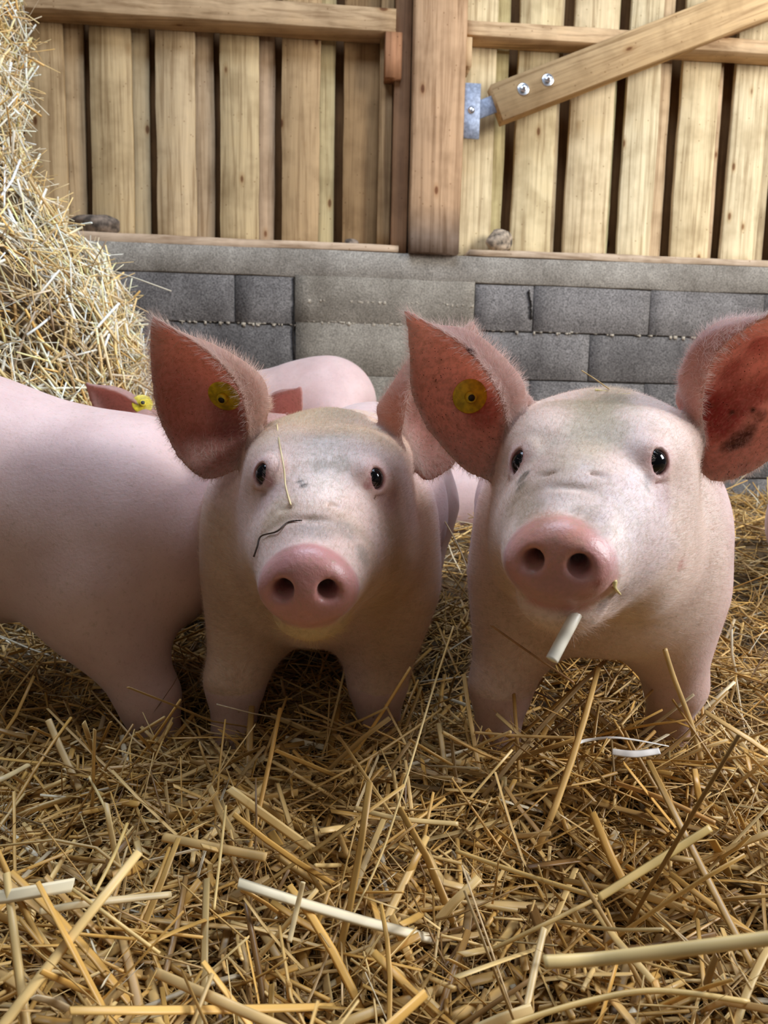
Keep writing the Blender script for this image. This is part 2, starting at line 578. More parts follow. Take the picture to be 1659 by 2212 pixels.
# post and its packing timbers
p = wall_box('timber_post', M_POST, (.50, .31, .17), u0=0.073, u1=0.277, o0=-0.10, o1=0.045, z0=Z_SILL_B - 0.002, z1=BT, bev=0.005, waney=0.0006, seed=8)
pa = p.data.color_attributes['Col']
_c = np.empty(len(p.data.vertices) * 4, dtype=np.float32); pa.data.foreach_get('color', _c); _c = _c.reshape(-1, 4)
_z = np.array([v_.co.z for v_ in p.data.vertices])
_w = (np.clip((1.27 - _z) / .14, 0, 1) * .72)[:, None]
_c[:, :3] = _c[:, :3] * (1 - _w) + np.array((.10, .085, .08)) * _w          # wet, mould-stained foot of the post
pa.data.foreach_set('color', _c.ravel())
tag(p, 'thick upright square timber post, standing on the concrete wall in the middle', 'post')
p2 = wall_box('side_stud', M_POST, (.22, .115, .055), u0=0.005, u1=0.070, o0=-0.10, o1=-0.02, z0=Z_SILL_B, z1=BT, bev=0.003, seed=9)
tag(p2, 'dark reddish upright stud tight against the left side of the big post', 'stud')
p3 = wall_box('side_stud', M_POST, (.30, .19, .09), u0=-0.050, u1=0.003, o0=-0.10, o1=-0.055, z0=Z_SILL_T, z1=BT, bev=0.003, seed=10)  # post's shadow also put into this batten's colour
tag(p3, 'thin shaded batten at the left end of the cladding, beside the dark stud', 'stud')
p4 = wall_box('packing_block', M_POST, (.36, .17, .08), u0=-0.035, u1=0.030, o0=-0.054, o1=0.012, z0=1.74, z1=1.905, bev=0.003, seed=12)
tag(p4, 'short red-brown block carrying the left rail beside the post', 'timber block')
p5 = wall_box('packing_block', M_POST, (.55, .37, .2), u0=0.279, u1=0.306, o0=-0.10, o1=0.010, z0=1.80, z1=1.905, bev=0.003, seed=13)
tag(p5, 'small pale block under the right rail beside the post', 'timber block')

# rails
g1 = wall_box('timber_rail', M_WOODH, (.46, .31, .17), u0=-2.2, u1=0.004, o0=-0.100, o1=0.010, z0=1.907, z1=1.990, bev=0.003, waney=0.0006, seed=14)
tag(g1, 'horizontal timber rail across the boards left of the post', 'rail')
g2 = wall_box('timber_rail', M_WOODH, (.60, .41, .23), u0=0.279, u1=2.5, o0=-0.100, o1=0.002, z0=1.918, z1=1.972, bev=0.003, waney=0.0006, seed=15)
tag(g2, 'horizontal timber rail right of the post, crossed by the slanting brace', 'rail')


# diagonal brace with bolts
def oriented_box(c0, ax, ay, az, lx, ly, lz, bev=0.003):
    v = []
    f = []
    prof = [(-ly + bev, -lz), (ly - bev, -lz), (ly, -lz + bev), (ly, lz - bev), (ly - bev, lz), (-ly + bev, lz), (-ly, lz - bev), (-ly, -lz + bev)]
    for s in (-lx, lx):
        for (y, z) in prof:
            v.append(c0 + ax * s + ay * y + az * z)
    for j in range(8):
        f.append((j, (j + 1) % 8, 8 + (j + 1) % 8, 8 + j))
    f.append(tuple(range(7, -1, -1)))
    f.append(tuple(range(8, 16)))
    return np.array(v), f


OB = 0.05
bu0, bz0 = wp(1063, 180, OB)
bu1, bz1 = wp(1085, 263, OB)
bu2, bz2 = wp(1525, 0, OB)
mu, mz = (bu0 + bu1) / 2, (bz0 + bz1) / 2
ang = math.atan2(bz2 - bz0, bu2 - bu0)
AX = WU * math.cos(ang) + ZUP * math.sin(ang)
AY = -WU * math.sin(ang) + ZUP * math.cos(ang)
AZ = WN
BW = math.hypot(bu1 - bu0, bz1 - bz0) / 2 * 0.97
BL = 0.95
bc = W(mu, OB - 0.035, mz) + AX * BL
brace = empty('diagonal_brace', tuple(W(mu, OB, mz)))
tag(brace, 'slanting timber brace rising to the right from the steel plate, bolted twice', 'brace')
v, f = oriented_box(bc, AX, AY, AZ, BL, BW, 0.035)
V, L = merge([(v, f)])
# the material's grain runs along local x: keep the mesh in its own frame
Rm = np.stack([AX, AY, AZ], axis=1)
bo = np_mesh('beam', (V - bc) @ Rm, None, M_WOODH, None, col=np.tile((.60, .40, .20, 0.37), (len(V), 1)), smooth=False, loops=L)
mw = Matrix([[*Rm[0], bc[0]], [*Rm[1], bc[1]], [*Rm[2], bc[2]], [0, 0, 0, 1]])
bo.parent = brace
bo.matrix_parent_inverse = Matrix.Identity(4)
bo.matrix_basis = Matrix.Translation(-Vector(brace.location)) @ mw


def disc_stack(c, n, prof, seg=20, hexa=()):
    """lathe about axis n; prof list of (r, h); indices in hexa are drawn with six sides"""
    n = n / np.linalg.norm(n)
    a = np.cross(n, (0.2, 0.3, 0.9))
    a /= np.linalg.norm(a)
    b_ = np.cross(n, a)
    V, Fc = [], []
    for i, (r, h) in enumerate(prof):
        for k in range(seg):
            t = 2 * math.pi * k / seg
            rr = r
            if i in hexa:
                tt = (t % (math.pi / 3)) - math.pi / 6
                rr = r / math.cos(tt) * 0.9
            V.append(c + n * h + (a * math.cos(t) + b_ * math.sin(t)) * rr)
    for i in range(len(prof) - 1):
        for k in range(seg):
            Fc.append((i * seg + k, i * seg + (k + 1) % seg, (i + 1) * seg + (k + 1) % seg, (i + 1) * seg + k))
    Fc.append(tuple(range(seg - 1, -1, -1)))
    Fc.append(tuple((len(prof) - 1) * seg + k for k in range(seg)))
    return V, Fc


for (px, py) in ((1130, 193), (1183, 173)):
    u, z = wp(px, py, OB)
    V, L = merge([disc_stack(W(u, OB, z), AZ, [(0.0235, -0.001), (0.0235, 0.003), (0.021, 0.0036)], 28)])
    wsh = np_mesh('washer', V, None, M_BOLT, brace, smooth=False, loops=L)
    V, L = merge([disc_stack(W(u, OB, z), AZ, [(0.0145, 0.0036), (0.0145, 0.013), (0.0125, 0.015)], 24, hexa=(0, 1)),
                  disc_stack(W(u, OB, z), AZ, [(0.0075, 0.013), (0.0075, 0.026), (0.006, 0.028)], 16)])
    np_mesh('bolt', V, None, M_BOLT, brace, smooth=False, loops=L)
# steel bracket
br = empty('steel_bracket', tuple(W(0.32, 0, 1.64)))
tag(br, 'grey galvanised steel plate bolted to the right of the post', 'bracket')
u0, z0 = wp(995, 178, 0.02)
u1, z1 = wp(1035, 300, 0.02)
v, f = bevel_box_local(0.272, u1, 0.012, 0.020, z1, z0, bev=0.001)
V, L = merge([(v, f)])
np_mesh('plate', V, None, M_STEEL, br, smooth=False, loops=L)
u2, z2 = wp(1035, 232, 0.01)
v, f = oriented_box(W(u2 + 0.05, 0.008, z2 + 0.012), AX, AY, AZ, 0.085, 0.033, 0.004, 0.001)
V, L = merge([(v, f)])
np_mesh('tongue', V, None, M_STEEL, br, smooth=False, loops=L)
u, z = wp(1018, 238, 0.02)
V, L = merge([disc_stack(W(u, 0.02, z), AZ, [(0.0135, 0.0), (0.0135, 0.002)], 20), disc_stack(W(u, 0.02, z), AZ, [(0.009, 0.002), (0.009, 0.009), (0.007, 0.010)], 24, hexa=(0, 1))])
np_mesh('bolt', V, None, M_BOLT, br, smooth=False, loops=L)


# stones on the ledge
def stone(name, label, c, sx, sy, sz, mat, seed, cat='stone'):
    rs = np.random.default_rng(seed)
    nu, nv = 26, 18
    V = []
    planes = rs.normal(0, 1, (11, 3))
    planes /= np.linalg.norm(planes, axis=1)[:, None]
    hs = rs.uniform(0.66, 0.95, 11)
    for j in range(nv + 1):
        th = math.pi * j / nv
        for i in range(nu):
            ph = 2 * math.pi * i / nu
            d = np.array((math.sin(th) * math.cos(ph), math.sin(th) * math.sin(ph), math.cos(th)))
            dd = planes @ d
            r = min([1.0] + [h / q for h, q in zip(hs, dd) if q > 0.15])
            r *= 1 + 0.02 * math.sin(9 * ph + 5 * th)
            V.append(c + (WU * d[0] * sx + WN * d[1] * sy + ZUP * d[2] * sz) * r)
    Fc = []
    for j in range(nv):
        for i in range(nu):
            Fc.append((j * nu + i, j * nu + (i + 1) % nu, (j + 1) * nu + (i + 1) % nu, (j + 1) * nu + i))
    V2, L2 = merge([(V, Fc)])
    lo = V2[:, 2].min()
    V2[:, 2] += Z_SILL_T - 0.004 - lo - 0.002
    o = np_mesh(name, V2, None, mat, smooth=False, loops=L2)
    tag(o, label, cat)
    return o


stone('stone', 'dark brown rounded stone on the ledge at the left, above the straw pile', W(-1.165, -0.045, 1.15), 0.105, 0.05, 0.042, M_STONE, 3)
stone('stone', 'pale grey-brown angular stone on the ledge right of the post', W(0.455, -0.045, 1.14), 0.062, 0.04, 0.046, M_STONE2, 8)
stone('stone', 'small dark clod on the shaded ledge left of the post', W(-0.155, -0.06, 1.13), 0.032, 0.03, 0.016, M_STONE, 5)


# ------------------------------------------------------------------ straw
def fbm(x, y, seed=0):
    r = np.random.default_rng(seed)
    s = 0
    for k in range(7):
        fx, fy = r.normal(0, 1, 2) * (1.6 + 1.8 * k)
        s = s + np.sin(fx * x * 2 + fy * y * 2 + r.uniform(0, 6.3)) / (1 + k)
    return s


def sstep(a, b_, x):
    t = np.clip((x - a) / (b_ - a), 0, 1)
    return t * t * (3 - 2 * t)


def terrain(x, y):
    h = 0.012 * fbm(x * 2.2, y * 2.2, 5)
    h = h + 0.13 * sstep(1.25, 2.3, y)                      # bed rises to the wall
    h = h + 0.03 * np.exp(-((x + .35) ** 2 + (y - .62) ** 2) / .03)
    h = h - 0.025 * np.exp(-((x - .16) ** 2 + (y - .66) ** 2) / .008)
    h = h + 0.035 * np.exp(-((x - .33) ** 2 / .03 + (y - .86) ** 2 / .004))
    h = h - 0.02
    return h


GOLD = np.array((.61, .35, .09)); PALE = np.array((.76, .53, .22)); BROWN = np.array((.25, .13, .04)); WHITE = np.array((.78, .70, .52)); TAN = np.array((.50, .31, .12))


def straw_mesh(P, D, Ln, Wd, flat, C, sides=5, rings=4, bend=0.07, seed=0):
    """P mid points, D unit directions, Ln lengths, Wd widths, flat 0..1 thickness ratio, C colours"""
    rs = np.random.default_rng(seed)
    n = len(P)
    up = rs.normal(0, 1, (n, 3)) * 0.6 + np.array((0, 0, 1.0))
    A = np.cross(D, up)
    A /= np.linalg.norm(A, axis=1)[:, None] + 1e-9
    B = np.cross(A, D)
    t = np.linspace(-0.5, 0.5, rings)
    bv = rs.normal(0, 1, (n, 3)) * bend
    kink = rs.uniform(-.3, .3, n)
    kv = rs.normal(0, 1, (n, 3)) * np.where(rs.random(n) < 0.14, 0.4, 0.0)[:, None]
    cen = P[:, None, :] + D[:, None, :] * (t[None, :, None] * Ln[:, None, None])
    cen = cen + bv[:, None, :] * ((t[None, :, None] ** 2) * Ln[:, None, None])
    cen = cen + kv[:, None, :] * (np.maximum(t[None, :] - kink[:, None], 0)[:, :, None] * Ln[:, None, None])
    ang_ = np.arange(sides) / sides * 2 * math.pi
    tap = 1 - 0.25 * (np.abs(t) * 2) ** 2 * rs.uniform(0, 1, (n, 1))
    ca = np.cos(ang_)[None, None, :, None]
    sa = np.sin(ang_)[None, None, :, None]
    w = (Wd[:, None] * tap * 0.5)[:, :, None, None]
    Vv = cen[:, :, None, :] + (A[:, None, None, :] * ca + B[:, None, None, :] * sa * flat[:, None, None, None]) * w
    V = Vv.reshape(-1, 3)
    base = (np.arange(n) * rings * sides)[:, None, None]
    i = np.arange(rings - 1)[None, :, None]
    j = np.arange(sides)[None, None, :]
    a = base + i * sides + j
    b_ = base + i * sides + (j + 1) % sides
    F4 = np.stack([a, b_, b_ + sides, a + sides], axis=-1).reshape(-1, 4)
    cap0 = (base[:, 0, 0][:, None] + np.arange(sides)[::-1][None, :])
    cap1 = (base[:, 0, 0][:, None] + (rings - 1) * sides + np.arange(sides)[None, :])
    caps = np.concatenate([cap0, cap1])
    flat_l = np.concatenate([F4.ravel(), caps.ravel()])
    tot = np.concatenate([np.full(len(F4), 4), np.full(len(caps), sides)])
    stripe = 1 + rs.uniform(-.26, .22, (n, 1, sides))
    ringv = 1 + rs.uniform(-.08, .08, (n, rings, 1))
    Cc = C[:, None, None, :] * (stripe * ringv)[:, :, :, None]
    return V, (flat_l, tot), np.clip(Cc.reshape(-1, 3), 0, 1)


def pick_colors(n, w, rs):
    pal = np.array([GOLD, PALE, BROWN, WHITE, TAN])
    i = rs.choice(5, n, p=w)
    j = rs.choice(5, n, p=w)
    t = rs.uniform(0, .5, n)[:, None]
    return (pal[i] * (1 - t) + pal[j] * t) * rs.uniform(.8, 1.15, n)[:, None]


def unit(v):
    return v / (np.linalg.norm(v, axis=1)[:, None] + 1e-9)


def lay_straw(n, xr, yr, hz, Lr, Wr, w, seed, tilt=0.16, sides=5, rings=4, keep=None, stick=0.06):
    rs = np.random.default_rng(seed)
    x = rs.uniform(*xr, n)
    y = rs.uniform(*yr, n)
    if keep is not None:
        k = keep(x, y)
        x, y = x[k], y[k]
        n = len(x)
    ln = np.clip(rs.gamma(3.0, (Lr[1] - Lr[0]) / 5, n) + Lr[0], Lr[0], Lr[1] * 1.4)
    az = rs.uniform(0, 2 * math.pi, n) + 0.7 * np.sin(x * 5 + y * 3)
    el = rs.normal(0, tilt, n)
    st = rs.random(n) < stick
    el = np.where(st, rs.uniform(.3, .95, n), el)
    D = np.stack([np.cos(az) * np.cos(el), np.sin(az) * np.cos(el), np.sin(el)], axis=1)
    e = 0.02
    gx = (terrain(x + e, y) - terrain(x - e, y)) / (2 * e)
    gy = (terrain(x, y + e) - terrain(x, y - e)) / (2 * e)
    D[:, 2] += D[:, 0] * gx + D[:, 1] * gy
    D = unit(D)
    hh = rs.uniform(0, 1, n) ** 1.2
    z = terrain(x, y) + hz[0] + hh * (hz[1] - hz[0]) + np.where(st, ln * .22, 0)
    C = pick_colors(n, w, rs)
    C = C * (0.42 + 0.58 * sstep(0, .55, hh + st * 1.0))[:, None] * np.array((1.0, .98, .93))   # straw deeper in the bed is darker
    flat = np.where(rs.random(n) < 0.25, rs.uniform(.6, .95, n), rs.uniform(.10, .32, n))
    Wd = (Wr[0] * .7 + (Wr[1] - Wr[0] * .7) * rs.random(n) ** 1.5) * np.where(flat < .5, 1.2, .8)
    return straw_mesh(np.stack([x, y, z], axis=1), D, ln, Wd, flat, C, sides, rings, seed=seed + 1)


def cat_meshes(ms_):
    V, fl_, tt, C, off = [], [], [], [], 0
    for v, (f, t), c in ms_:
        V.append(v); fl_.append(f + off); tt.append(t); C.append(c)
        off += len(v)
    return np.concatenate(V), (np.concatenate(fl_), np.concatenate(tt)), np.concatenate(C)


# trodden base layer
gx, gy = np.meshgrid(np.linspace(-2.4, 3.0, 190), np.linspace(-0.6, 3.02, 150))
gy = np.where(gy > 2.95, gy + .16 + .085 * gx, gy)
gz = terrain(gx, gy) + 0.003 * RNG.normal(0, 1, gx.shape)
idx = np.arange(gx.size).reshape(gx.shape)
Fq = np.stack([idx[:-1, :-1], idx[:-1, 1:], idx[1:, 1:], idx[1:, :-1]], axis=-1).reshape(-1, 4)
lit = np_mesh('trodden_litter', np.stack([gx.ravel(), gy.ravel(), gz.ravel()], axis=1), Fq, M_GROUND)
tag(lit, 'dark trodden bedding under the loose straw', 'bedding', kind='stuff')

parts = []
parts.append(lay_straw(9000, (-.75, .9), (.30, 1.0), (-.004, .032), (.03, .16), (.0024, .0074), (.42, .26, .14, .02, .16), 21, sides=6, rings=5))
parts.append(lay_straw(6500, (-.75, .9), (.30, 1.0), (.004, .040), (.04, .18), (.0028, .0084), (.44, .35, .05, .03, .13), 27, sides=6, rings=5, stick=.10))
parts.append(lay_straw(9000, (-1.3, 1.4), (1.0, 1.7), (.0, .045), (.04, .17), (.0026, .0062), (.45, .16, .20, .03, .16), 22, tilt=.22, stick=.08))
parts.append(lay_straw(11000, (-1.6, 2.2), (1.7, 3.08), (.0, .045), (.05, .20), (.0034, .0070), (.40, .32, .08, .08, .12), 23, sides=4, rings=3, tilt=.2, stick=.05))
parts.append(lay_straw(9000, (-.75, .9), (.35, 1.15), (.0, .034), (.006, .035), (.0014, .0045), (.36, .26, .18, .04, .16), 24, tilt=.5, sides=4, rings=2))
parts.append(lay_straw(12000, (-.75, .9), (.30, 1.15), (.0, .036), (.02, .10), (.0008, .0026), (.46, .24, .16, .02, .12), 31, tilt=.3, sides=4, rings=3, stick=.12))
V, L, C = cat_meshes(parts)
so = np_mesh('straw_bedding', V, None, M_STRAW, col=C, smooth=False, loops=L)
tag(so, 'thick loose golden straw bedding covering the pen floor', 'straw', kind='stuff')

# tall straw pile on the left : X edge as a function of height, given at depth
edge_pts = [(310, 850), (300, 780), (283, 720), (262, 660), (232, 600), (190, 540), (140, 490), (100, 430), (70, 360), (52, 260), (45, 150), (40, 20), (20, -120)]
ey = 2.15
EP = np.array([at(px - 12, py, ey) for px, py in edge_pts])
ez, ex = EP[:, 2], EP[:, 0]
ez = np.concatenate([[-0.1, 0.3], ez]); ex = np.concatenate([[ex[0] + .16, ex[0] + .05], ex])


def mound_pt(s, z):
    """s in 0..1 runs round the pile: front-left -> right corner -> back"""
    xe = np.interp(z, ez, ex) - np.interp(z, [.45, 1.2], [.015, .10])
    a = (s - 0.5) * math.pi * 1.25 + 0.15
    rx, ry = 0.75, 0.62
    cx, cy = xe - rx, ey + 0.05
    lump = 1 + .03 * np.sin(9 * s * 3 + z * 7) + .02 * np.sin(23 * s + z * 17)
    return np.stack([cx + rx * np.cos(a) * lump, cy + ry * np.sin(a) * lump, z], axis=-1)


ss, zz_ = np.meshgrid(np.linspace(0, 1, 60), np.linspace(-0.1, 1.72, 70))
MV = mound_pt(ss.ravel(), zz_.ravel())
MV[:, 0] -= 0.02
idx = np.arange(ss.size).reshape(ss.shape)
Fq = np.stack([idx[:-1, :-1], idx[:-1, 1:], idx[1:, 1:], idx[1:, :-1]], axis=-1).reshape(-1, 4)
# close the top with a fan
topc = len(MV)
MV = np.vstack([MV, MV[idx[-1]].mean(axis=0)[None, :] + np.array([[0, 0, 0.03]])])
loopsM = Fq.ravel().tolist()
totM = [4] * len(Fq)
for k in range(59):
    loopsM += [int(idx[-1, k]), int(idx[-1, k + 1]), topc]
    totM.append(3)
n = 14500
rs = np.random.default_rng(77)
s_ = rs.uniform(0, 1, n); z_ = rs.uniform(-.02, 1.68, n)
Pm = mound_pt(s_, z_)
e = 0.01
Ts = unit(mound_pt(s_ + e, z_) - mound_pt(s_ - e, z_))
Tz = unit(mound_pt(s_, z_ + e) - mound_pt(s_, z_ - e))
Nm = unit(np.cross(Ts, Tz))
an = rs.uniform(0, 2 * math.pi, n)
Dm = unit(Ts * np.cos(an)[:, None] * .8 + Tz * np.sin(an)[:, None] + Nm * rs.normal(0, .28, n)[:, None])
hh = rs.uniform(0, 1, n)
Pm = Pm + Nm * (hh * .035)[:, None]
flat = np.where(rs.random(n) < 0.6, rs.uniform(.7, 1, n), rs.uniform(.12, .35, n))
Cm = np.clip(pick_colors(n, (.10, .42, .02, .40, .06), rs) * (0.7 + .4 * sstep(0, .5, hh))[:, None] * np.array((1.2, 1.24, 1.36)), 0, .94)  # strong daylight on the pile put into the colour: whiter, bluer straw
lnm = rs.uniform(.04, .20, n)
ma_ = straw_mesh(Pm, Dm, lnm, (.0026 + .0062 * rs.random(n) ** 1.6), flat, Cm, 5, 4, seed=78)
# stray stalks jutting out of the edge
n = 900
s_ = rs.uniform(.25, .8, n); z_ = rs.uniform(.35, 1.6, n)
Ps = mound_pt(s_, z_)
Ts = unit(mound_pt(s_ + e, z_) - mound_pt(s_ - e, z_)); Tz = unit(mound_pt(s_, z_ + e) - mound_pt(s_, z_ - e)); Ns = unit(np.cross(Ts, Tz))
Ds = unit(Ns * rs.uniform(.4, 1, n)[:, None] + Tz * rs.normal(0.1, .7, n)[:, None] + Ts * rs.normal(0, .4, n)[:, None])
mb_ = straw_mesh(Ps + Ds * .03, Ds, rs.uniform(.06, .22, n), rs.uniform(.002, .0045, n), rs.uniform(.2, 1, n), np.clip(pick_colors(n, (.12, .5, .02, .3, .06), rs) * 1.12, 0, .93), 5, 5, bend=.3, seed=79)
pile = empty('straw_pile', (-1.2, 2.2, 0))
tag(pile, 'tall pale pile of loose straw heaped at the left', 'straw pile')
np_mesh('core', MV, None, M_GROUND, pile, loops=(loopsM, totM))
V, L, C = cat_meshes([ma_, mb_])
np_mesh('loose_straw', V, None, M_STRAW, pile, col=C, loops=L)['kind'] = 'stuff'


def stalk(label, pts, width, flatness, color, cat='straw stalk', name='straw_stalk', sides=8, taper=0.3, thin_end=False, rough=0.0):
    """one stalk along world points"""
    P = np.array(pts, dtype=float)
    m = 22
    t = np.linspace(0, len(P) - 1, m)
    i = np.clip(t.astype(int), 0, len(P) - 2)
    f_ = t - i

    def g(k): return P[np.clip(k, 0, len(P) - 1)]
    p0, p1, p2, p3 = g(i - 1), g(i), g(i + 1), g(i + 2)
    f_ = f_[:, None]
    cen = 0.5 * (2 * p1 + (p2 - p0) * f_ + (2 * p0 - 5 * p1 + 4 * p2 - p3) * f_ ** 2 + (3 * p1 - p0 - 3 * p2 + p3) * f_ ** 3)
    T = unit(np.gradient(cen, axis=0))
    A = unit(np.cross(T, np.array((0.05, -0.74, 0.66))))
    B = np.cross(A, T)
    a = np.arange(sides) / sides * 2 * math.pi
    u = np.linspace(0, 1, m)
    w = width * (.40 if width > .003 else .5) * (1 - taper * (u if thin_end else np.abs(u - .5) * .6))
    ridge = 1 + 0.06 * np.cos(a * 4)
    V = cen[:, None, :] + (A[:, None, :] * (np.cos(a) * ridge)[None, :, None] + B[:, None, :] * (np.sin(a) * ridge * flatness)[None, :, None]) * w[:, None, None]
    C = (np.array(color) * (np.array((1.0, .93, .80)) if color[2] < .45 else 1.0))[None, None, :] * (1 + .10 * np.sin(u * 21 + len(label))[:, None, None] + .10 * np.cos(a * 3)[None, :, None])
    fl_ = []
    tt = []
    for q in range(m - 1):
        for k in range(sides):
            fl_ += [q * sides + k, q * sides + (k + 1) % sides, (q + 1) * sides + (k + 1) % sides, (q + 1) * sides + k]
            tt.append(4)
    fl_ += list(range(sides - 1, -1, -1)) + [(m - 1) * sides + k for k in range(sides)]
    tt += [sides, sides]
    o = np_mesh(name, V.reshape(-1, 3), None, M_STRAW, col=np.clip(C.reshape(-1, 3), 0, 1), loops=(fl_, tt))
    tag(o, label, cat)
    return o


# ------------------------------------------------------------------ pigs : implicit surface modelling
class Field:
    def __init__(self, lo, hi, fine_y, hf, hc):
        def axis(a, b_, h): return np.arange(a, b_ + h, h)
        self.ax = [axis(lo[0], hi[0], hf), None, axis(lo[2], hi[2], hf)]
        ys = []
        y = lo[1]
        while y < hi[1]:
            ys.append(y)
            d = 0 if fine_y[0] <= y <= fine_y[1] else min(abs(y - fine_y[0]), abs(y - fine_y[1]))
            y += hf + (hc - hf) * min(1, d / 0.12)
        self.ax[1] = np.array(ys)
        self.ax = [a.astype(np.float32) for a in self.ax]
        self.F = np.full([len(a) for a in self.ax], 0.5, dtype=np.float32)

    def sub(self, lo, hi):
        sl = []
        for a, l, h in zip(self.ax, lo, hi):
            sl.append(slice(int(np.searchsorted(a, l)), int(np.searchsorted(a, h))))
        return tuple(sl)

    def coords(self, sl):
        return (self.ax[0][sl[0]][:, None, None], self.ax[1][sl[1]][None, :, None], self.ax[2][sl[2]][None, None, :])

    def combine(self, sl, d, k, op):
        a = self.F[sl]
        if op == 'add':
            h = np.maximum(k - np.abs(a - d), 0) / k
            self.F[sl] = np.minimum(a, d) - h * h * k * .25
        else:
            d = -d
            h = np.maximum(k - np.abs(a - d), 0) / k
            self.F[sl] = np.maximum(a, d) + h * h * k * .25

    def cone(self, a, b_, ra, rb, k=.03, op='add', sq=None):
        a = np.asarray(a, float); b_ = np.asarray(b_, float)
        m = max(ra, rb) + k + .015
        sl = self.sub(np.minimum(a, b_) - m, np.maximum(a, b_) + m)
        if any(s.stop <= s.start for s in sl): return
        X, Y, Z = self.coords(sl)
        ab = b_ - a
        L2 = float(ab @ ab) + 1e-12
        px, py, pz = X - a[0], Y - a[1], Z - a[2]
        t = np.clip((px * ab[0] + py * ab[1] + pz * ab[2]) / L2, 0, 1)
        d = np.sqrt((px - t * ab[0]) ** 2 + (py - t * ab[1]) ** 2 + (pz - t * ab[2]) ** 2) - (ra + (rb - ra) * t)
        self.combine(sl, d.astype(np.float32), k, op)

    def ell(self, c, r, R=None, k=.03, op='add'):
        c = np.asarray(c, float)
        r = np.asarray(r, float)
        m = r.max() + k + .015
        sl = self.sub(c - m, c + m)
        if any(s.stop <= s.start for s in sl): return
        X, Y, Z = self.coords(sl)
        px, py, pz = X - c[0], Y - c[1], Z - c[2]
        if R is None: R = np.eye(3)
        q = [px * R[0, i] + py * R[1, i] + pz * R[2, i] for i in range(3)]
        k0 = np.sqrt((q[0] / r[0]) ** 2 + (q[1] / r[1]) ** 2 + (q[2] / r[2]) ** 2)
        k1 = np.sqrt((q[0] / r[0] ** 2) ** 2 + (q[1] / r[1] ** 2) ** 2 + (q[2] / r[2] ** 2) ** 2) + 1e-9
        d = k0 * (k0 - 1) / k1
        self.combine(sl, d.astype(np.float32), k, op)

    def disc(self, c, R, rx, h, rz, rnd, k=.01, op='add'):
        """snout disc: local x half width rx, local z half height rz, half thickness h along local y; egg shaped"""
        c = np.asarray(c, float)
        m = max(rx, rz) + k + .01
        sl = self.sub(c - m, c + m)
        X, Y, Z = self.coords(sl)
        px, py, pz = X - c[0], Y - c[1], Z - c[2]
        q = [px * R[0, i] + py * R[1, i] + pz * R[2, i] for i in range(3)]
        zz2 = q[2] / rz
        wide = rx * (1 - .27 * np.clip(zz2, 0, 1.2) ** 1.2 - .17 * np.clip(-zz2 - .1, 0, 1.2) ** 1.5)
        e_ = (np.abs(q[0] / wide) ** 2.15 + np.abs(zz2) ** 2.15) ** (1 / 2.15)
        d2 = (e_ - 1) * min(rx, rz)
        dome = .003 - .005 * np.clip(e_, 0, 1) ** 3 + .006 * np.clip(e_ - .4, 0, .4)     # slight raised rim
        dy = np.abs(q[1] - 0) - (h + dome)
        a_, b_ = d2 + rnd, dy + rnd
        d = np.minimum(np.maximum(a_, b_), 0) + np.sqrt(np.maximum(a_, 0) ** 2 + np.maximum(b_, 0) ** 2) - rnd
        self.combine(sl, d.astype(np.float32), k, op)

    def sheet(self, P, th, k):
        """P (n,3) samples of an ear's mid surface, th radii; splatted narrow band"""
        lo, hi = P.min(0) - .035, P.max(0) + .035
        sl = self.sub(lo, hi)
        shape = [s.stop - s.start for s in sl]
        E = np.full(shape, .5, dtype=np.float32)
        axs = [a[s] for a, s in zip(self.ax, sl)]
        h = float(np.median(np.diff(axs[0])))
        nr = int(math.ceil((.007 + k) / h))
        idc = []
        for a, p_ in zip(axs, P.T):
            i = np.clip(np.searchsorted(a, p_), 1, len(a) - 1)
            i = np.where(np.abs(a[i - 1] - p_) < np.abs(a[i] - p_), i - 1, i)
            idc.append(i)
        Ef = E.ravel()
        rr = range(-nr, nr + 1)
        for dx in rr:
            for dy in rr:
                if dx * dx + dy * dy > (nr + .5) ** 2: continue
                for dz in rr:
                    if dx * dx + dy * dy + dz * dz > (nr + .5) ** 2: continue
                    i, j, l = idc[0] + dx, idc[1] + dy, idc[2] + dz
                    ok = (i >= 0) & (j >= 0) & (l >= 0) & (i < shape[0]) & (j < shape[1]) & (l < shape[2])
                    i, j, l, q = i[ok], j[ok], l[ok], P[ok]
                    d = np.sqrt((axs[0][i] - q[:, 0]) ** 2 + (axs[1][j] - q[:, 1]) ** 2 + (axs[2][l] - q[:, 2]) ** 2) - th[ok]
                    np.minimum.at(Ef, (i * shape[1] + j) * shape[2] + l, d.astype(np.float32))
        self.combine(sl, Ef.reshape(shape), k, 'add')

    def value(self, p):
        i = [int(np.clip(np.searchsorted(a, v), 0, len(a) - 1)) for a, v in zip(self.ax, p)]
        return float(self.F[i[0], i[1], i[2]])

    def extract(self):
        F = self.F
        S = F < 0
        nx, ny, nz = F.shape
        c = np.zeros((nx - 1, ny - 1, nz - 1), dtype=np.uint8)
        for dx in (0, 1):
            for dy in (0, 1):
                for dz in (0, 1):
                    c += S[dx:nx - 1 + dx, dy:ny - 1 + dy, dz:nz - 1 + dz]
        act = np.argwhere((c > 0) & (c < 8))
        vid = np.full(c.shape, -1, dtype=np.int32)
        vid[act[:, 0], act[:, 1], act[:, 2]] = np.arange(len(act))
        del c
        corners = [(a, b_, d) for a in (0, 1) for b_ in (0, 1) for d in (0, 1)]
        vals = np.stack([F[act[:, 0] + a, act[:, 1] + b_, act[:, 2] + d] for a, b_, d in corners], axis=1)
        acc = np.zeros((len(act), 3)); cnt = np.zeros(len(act))
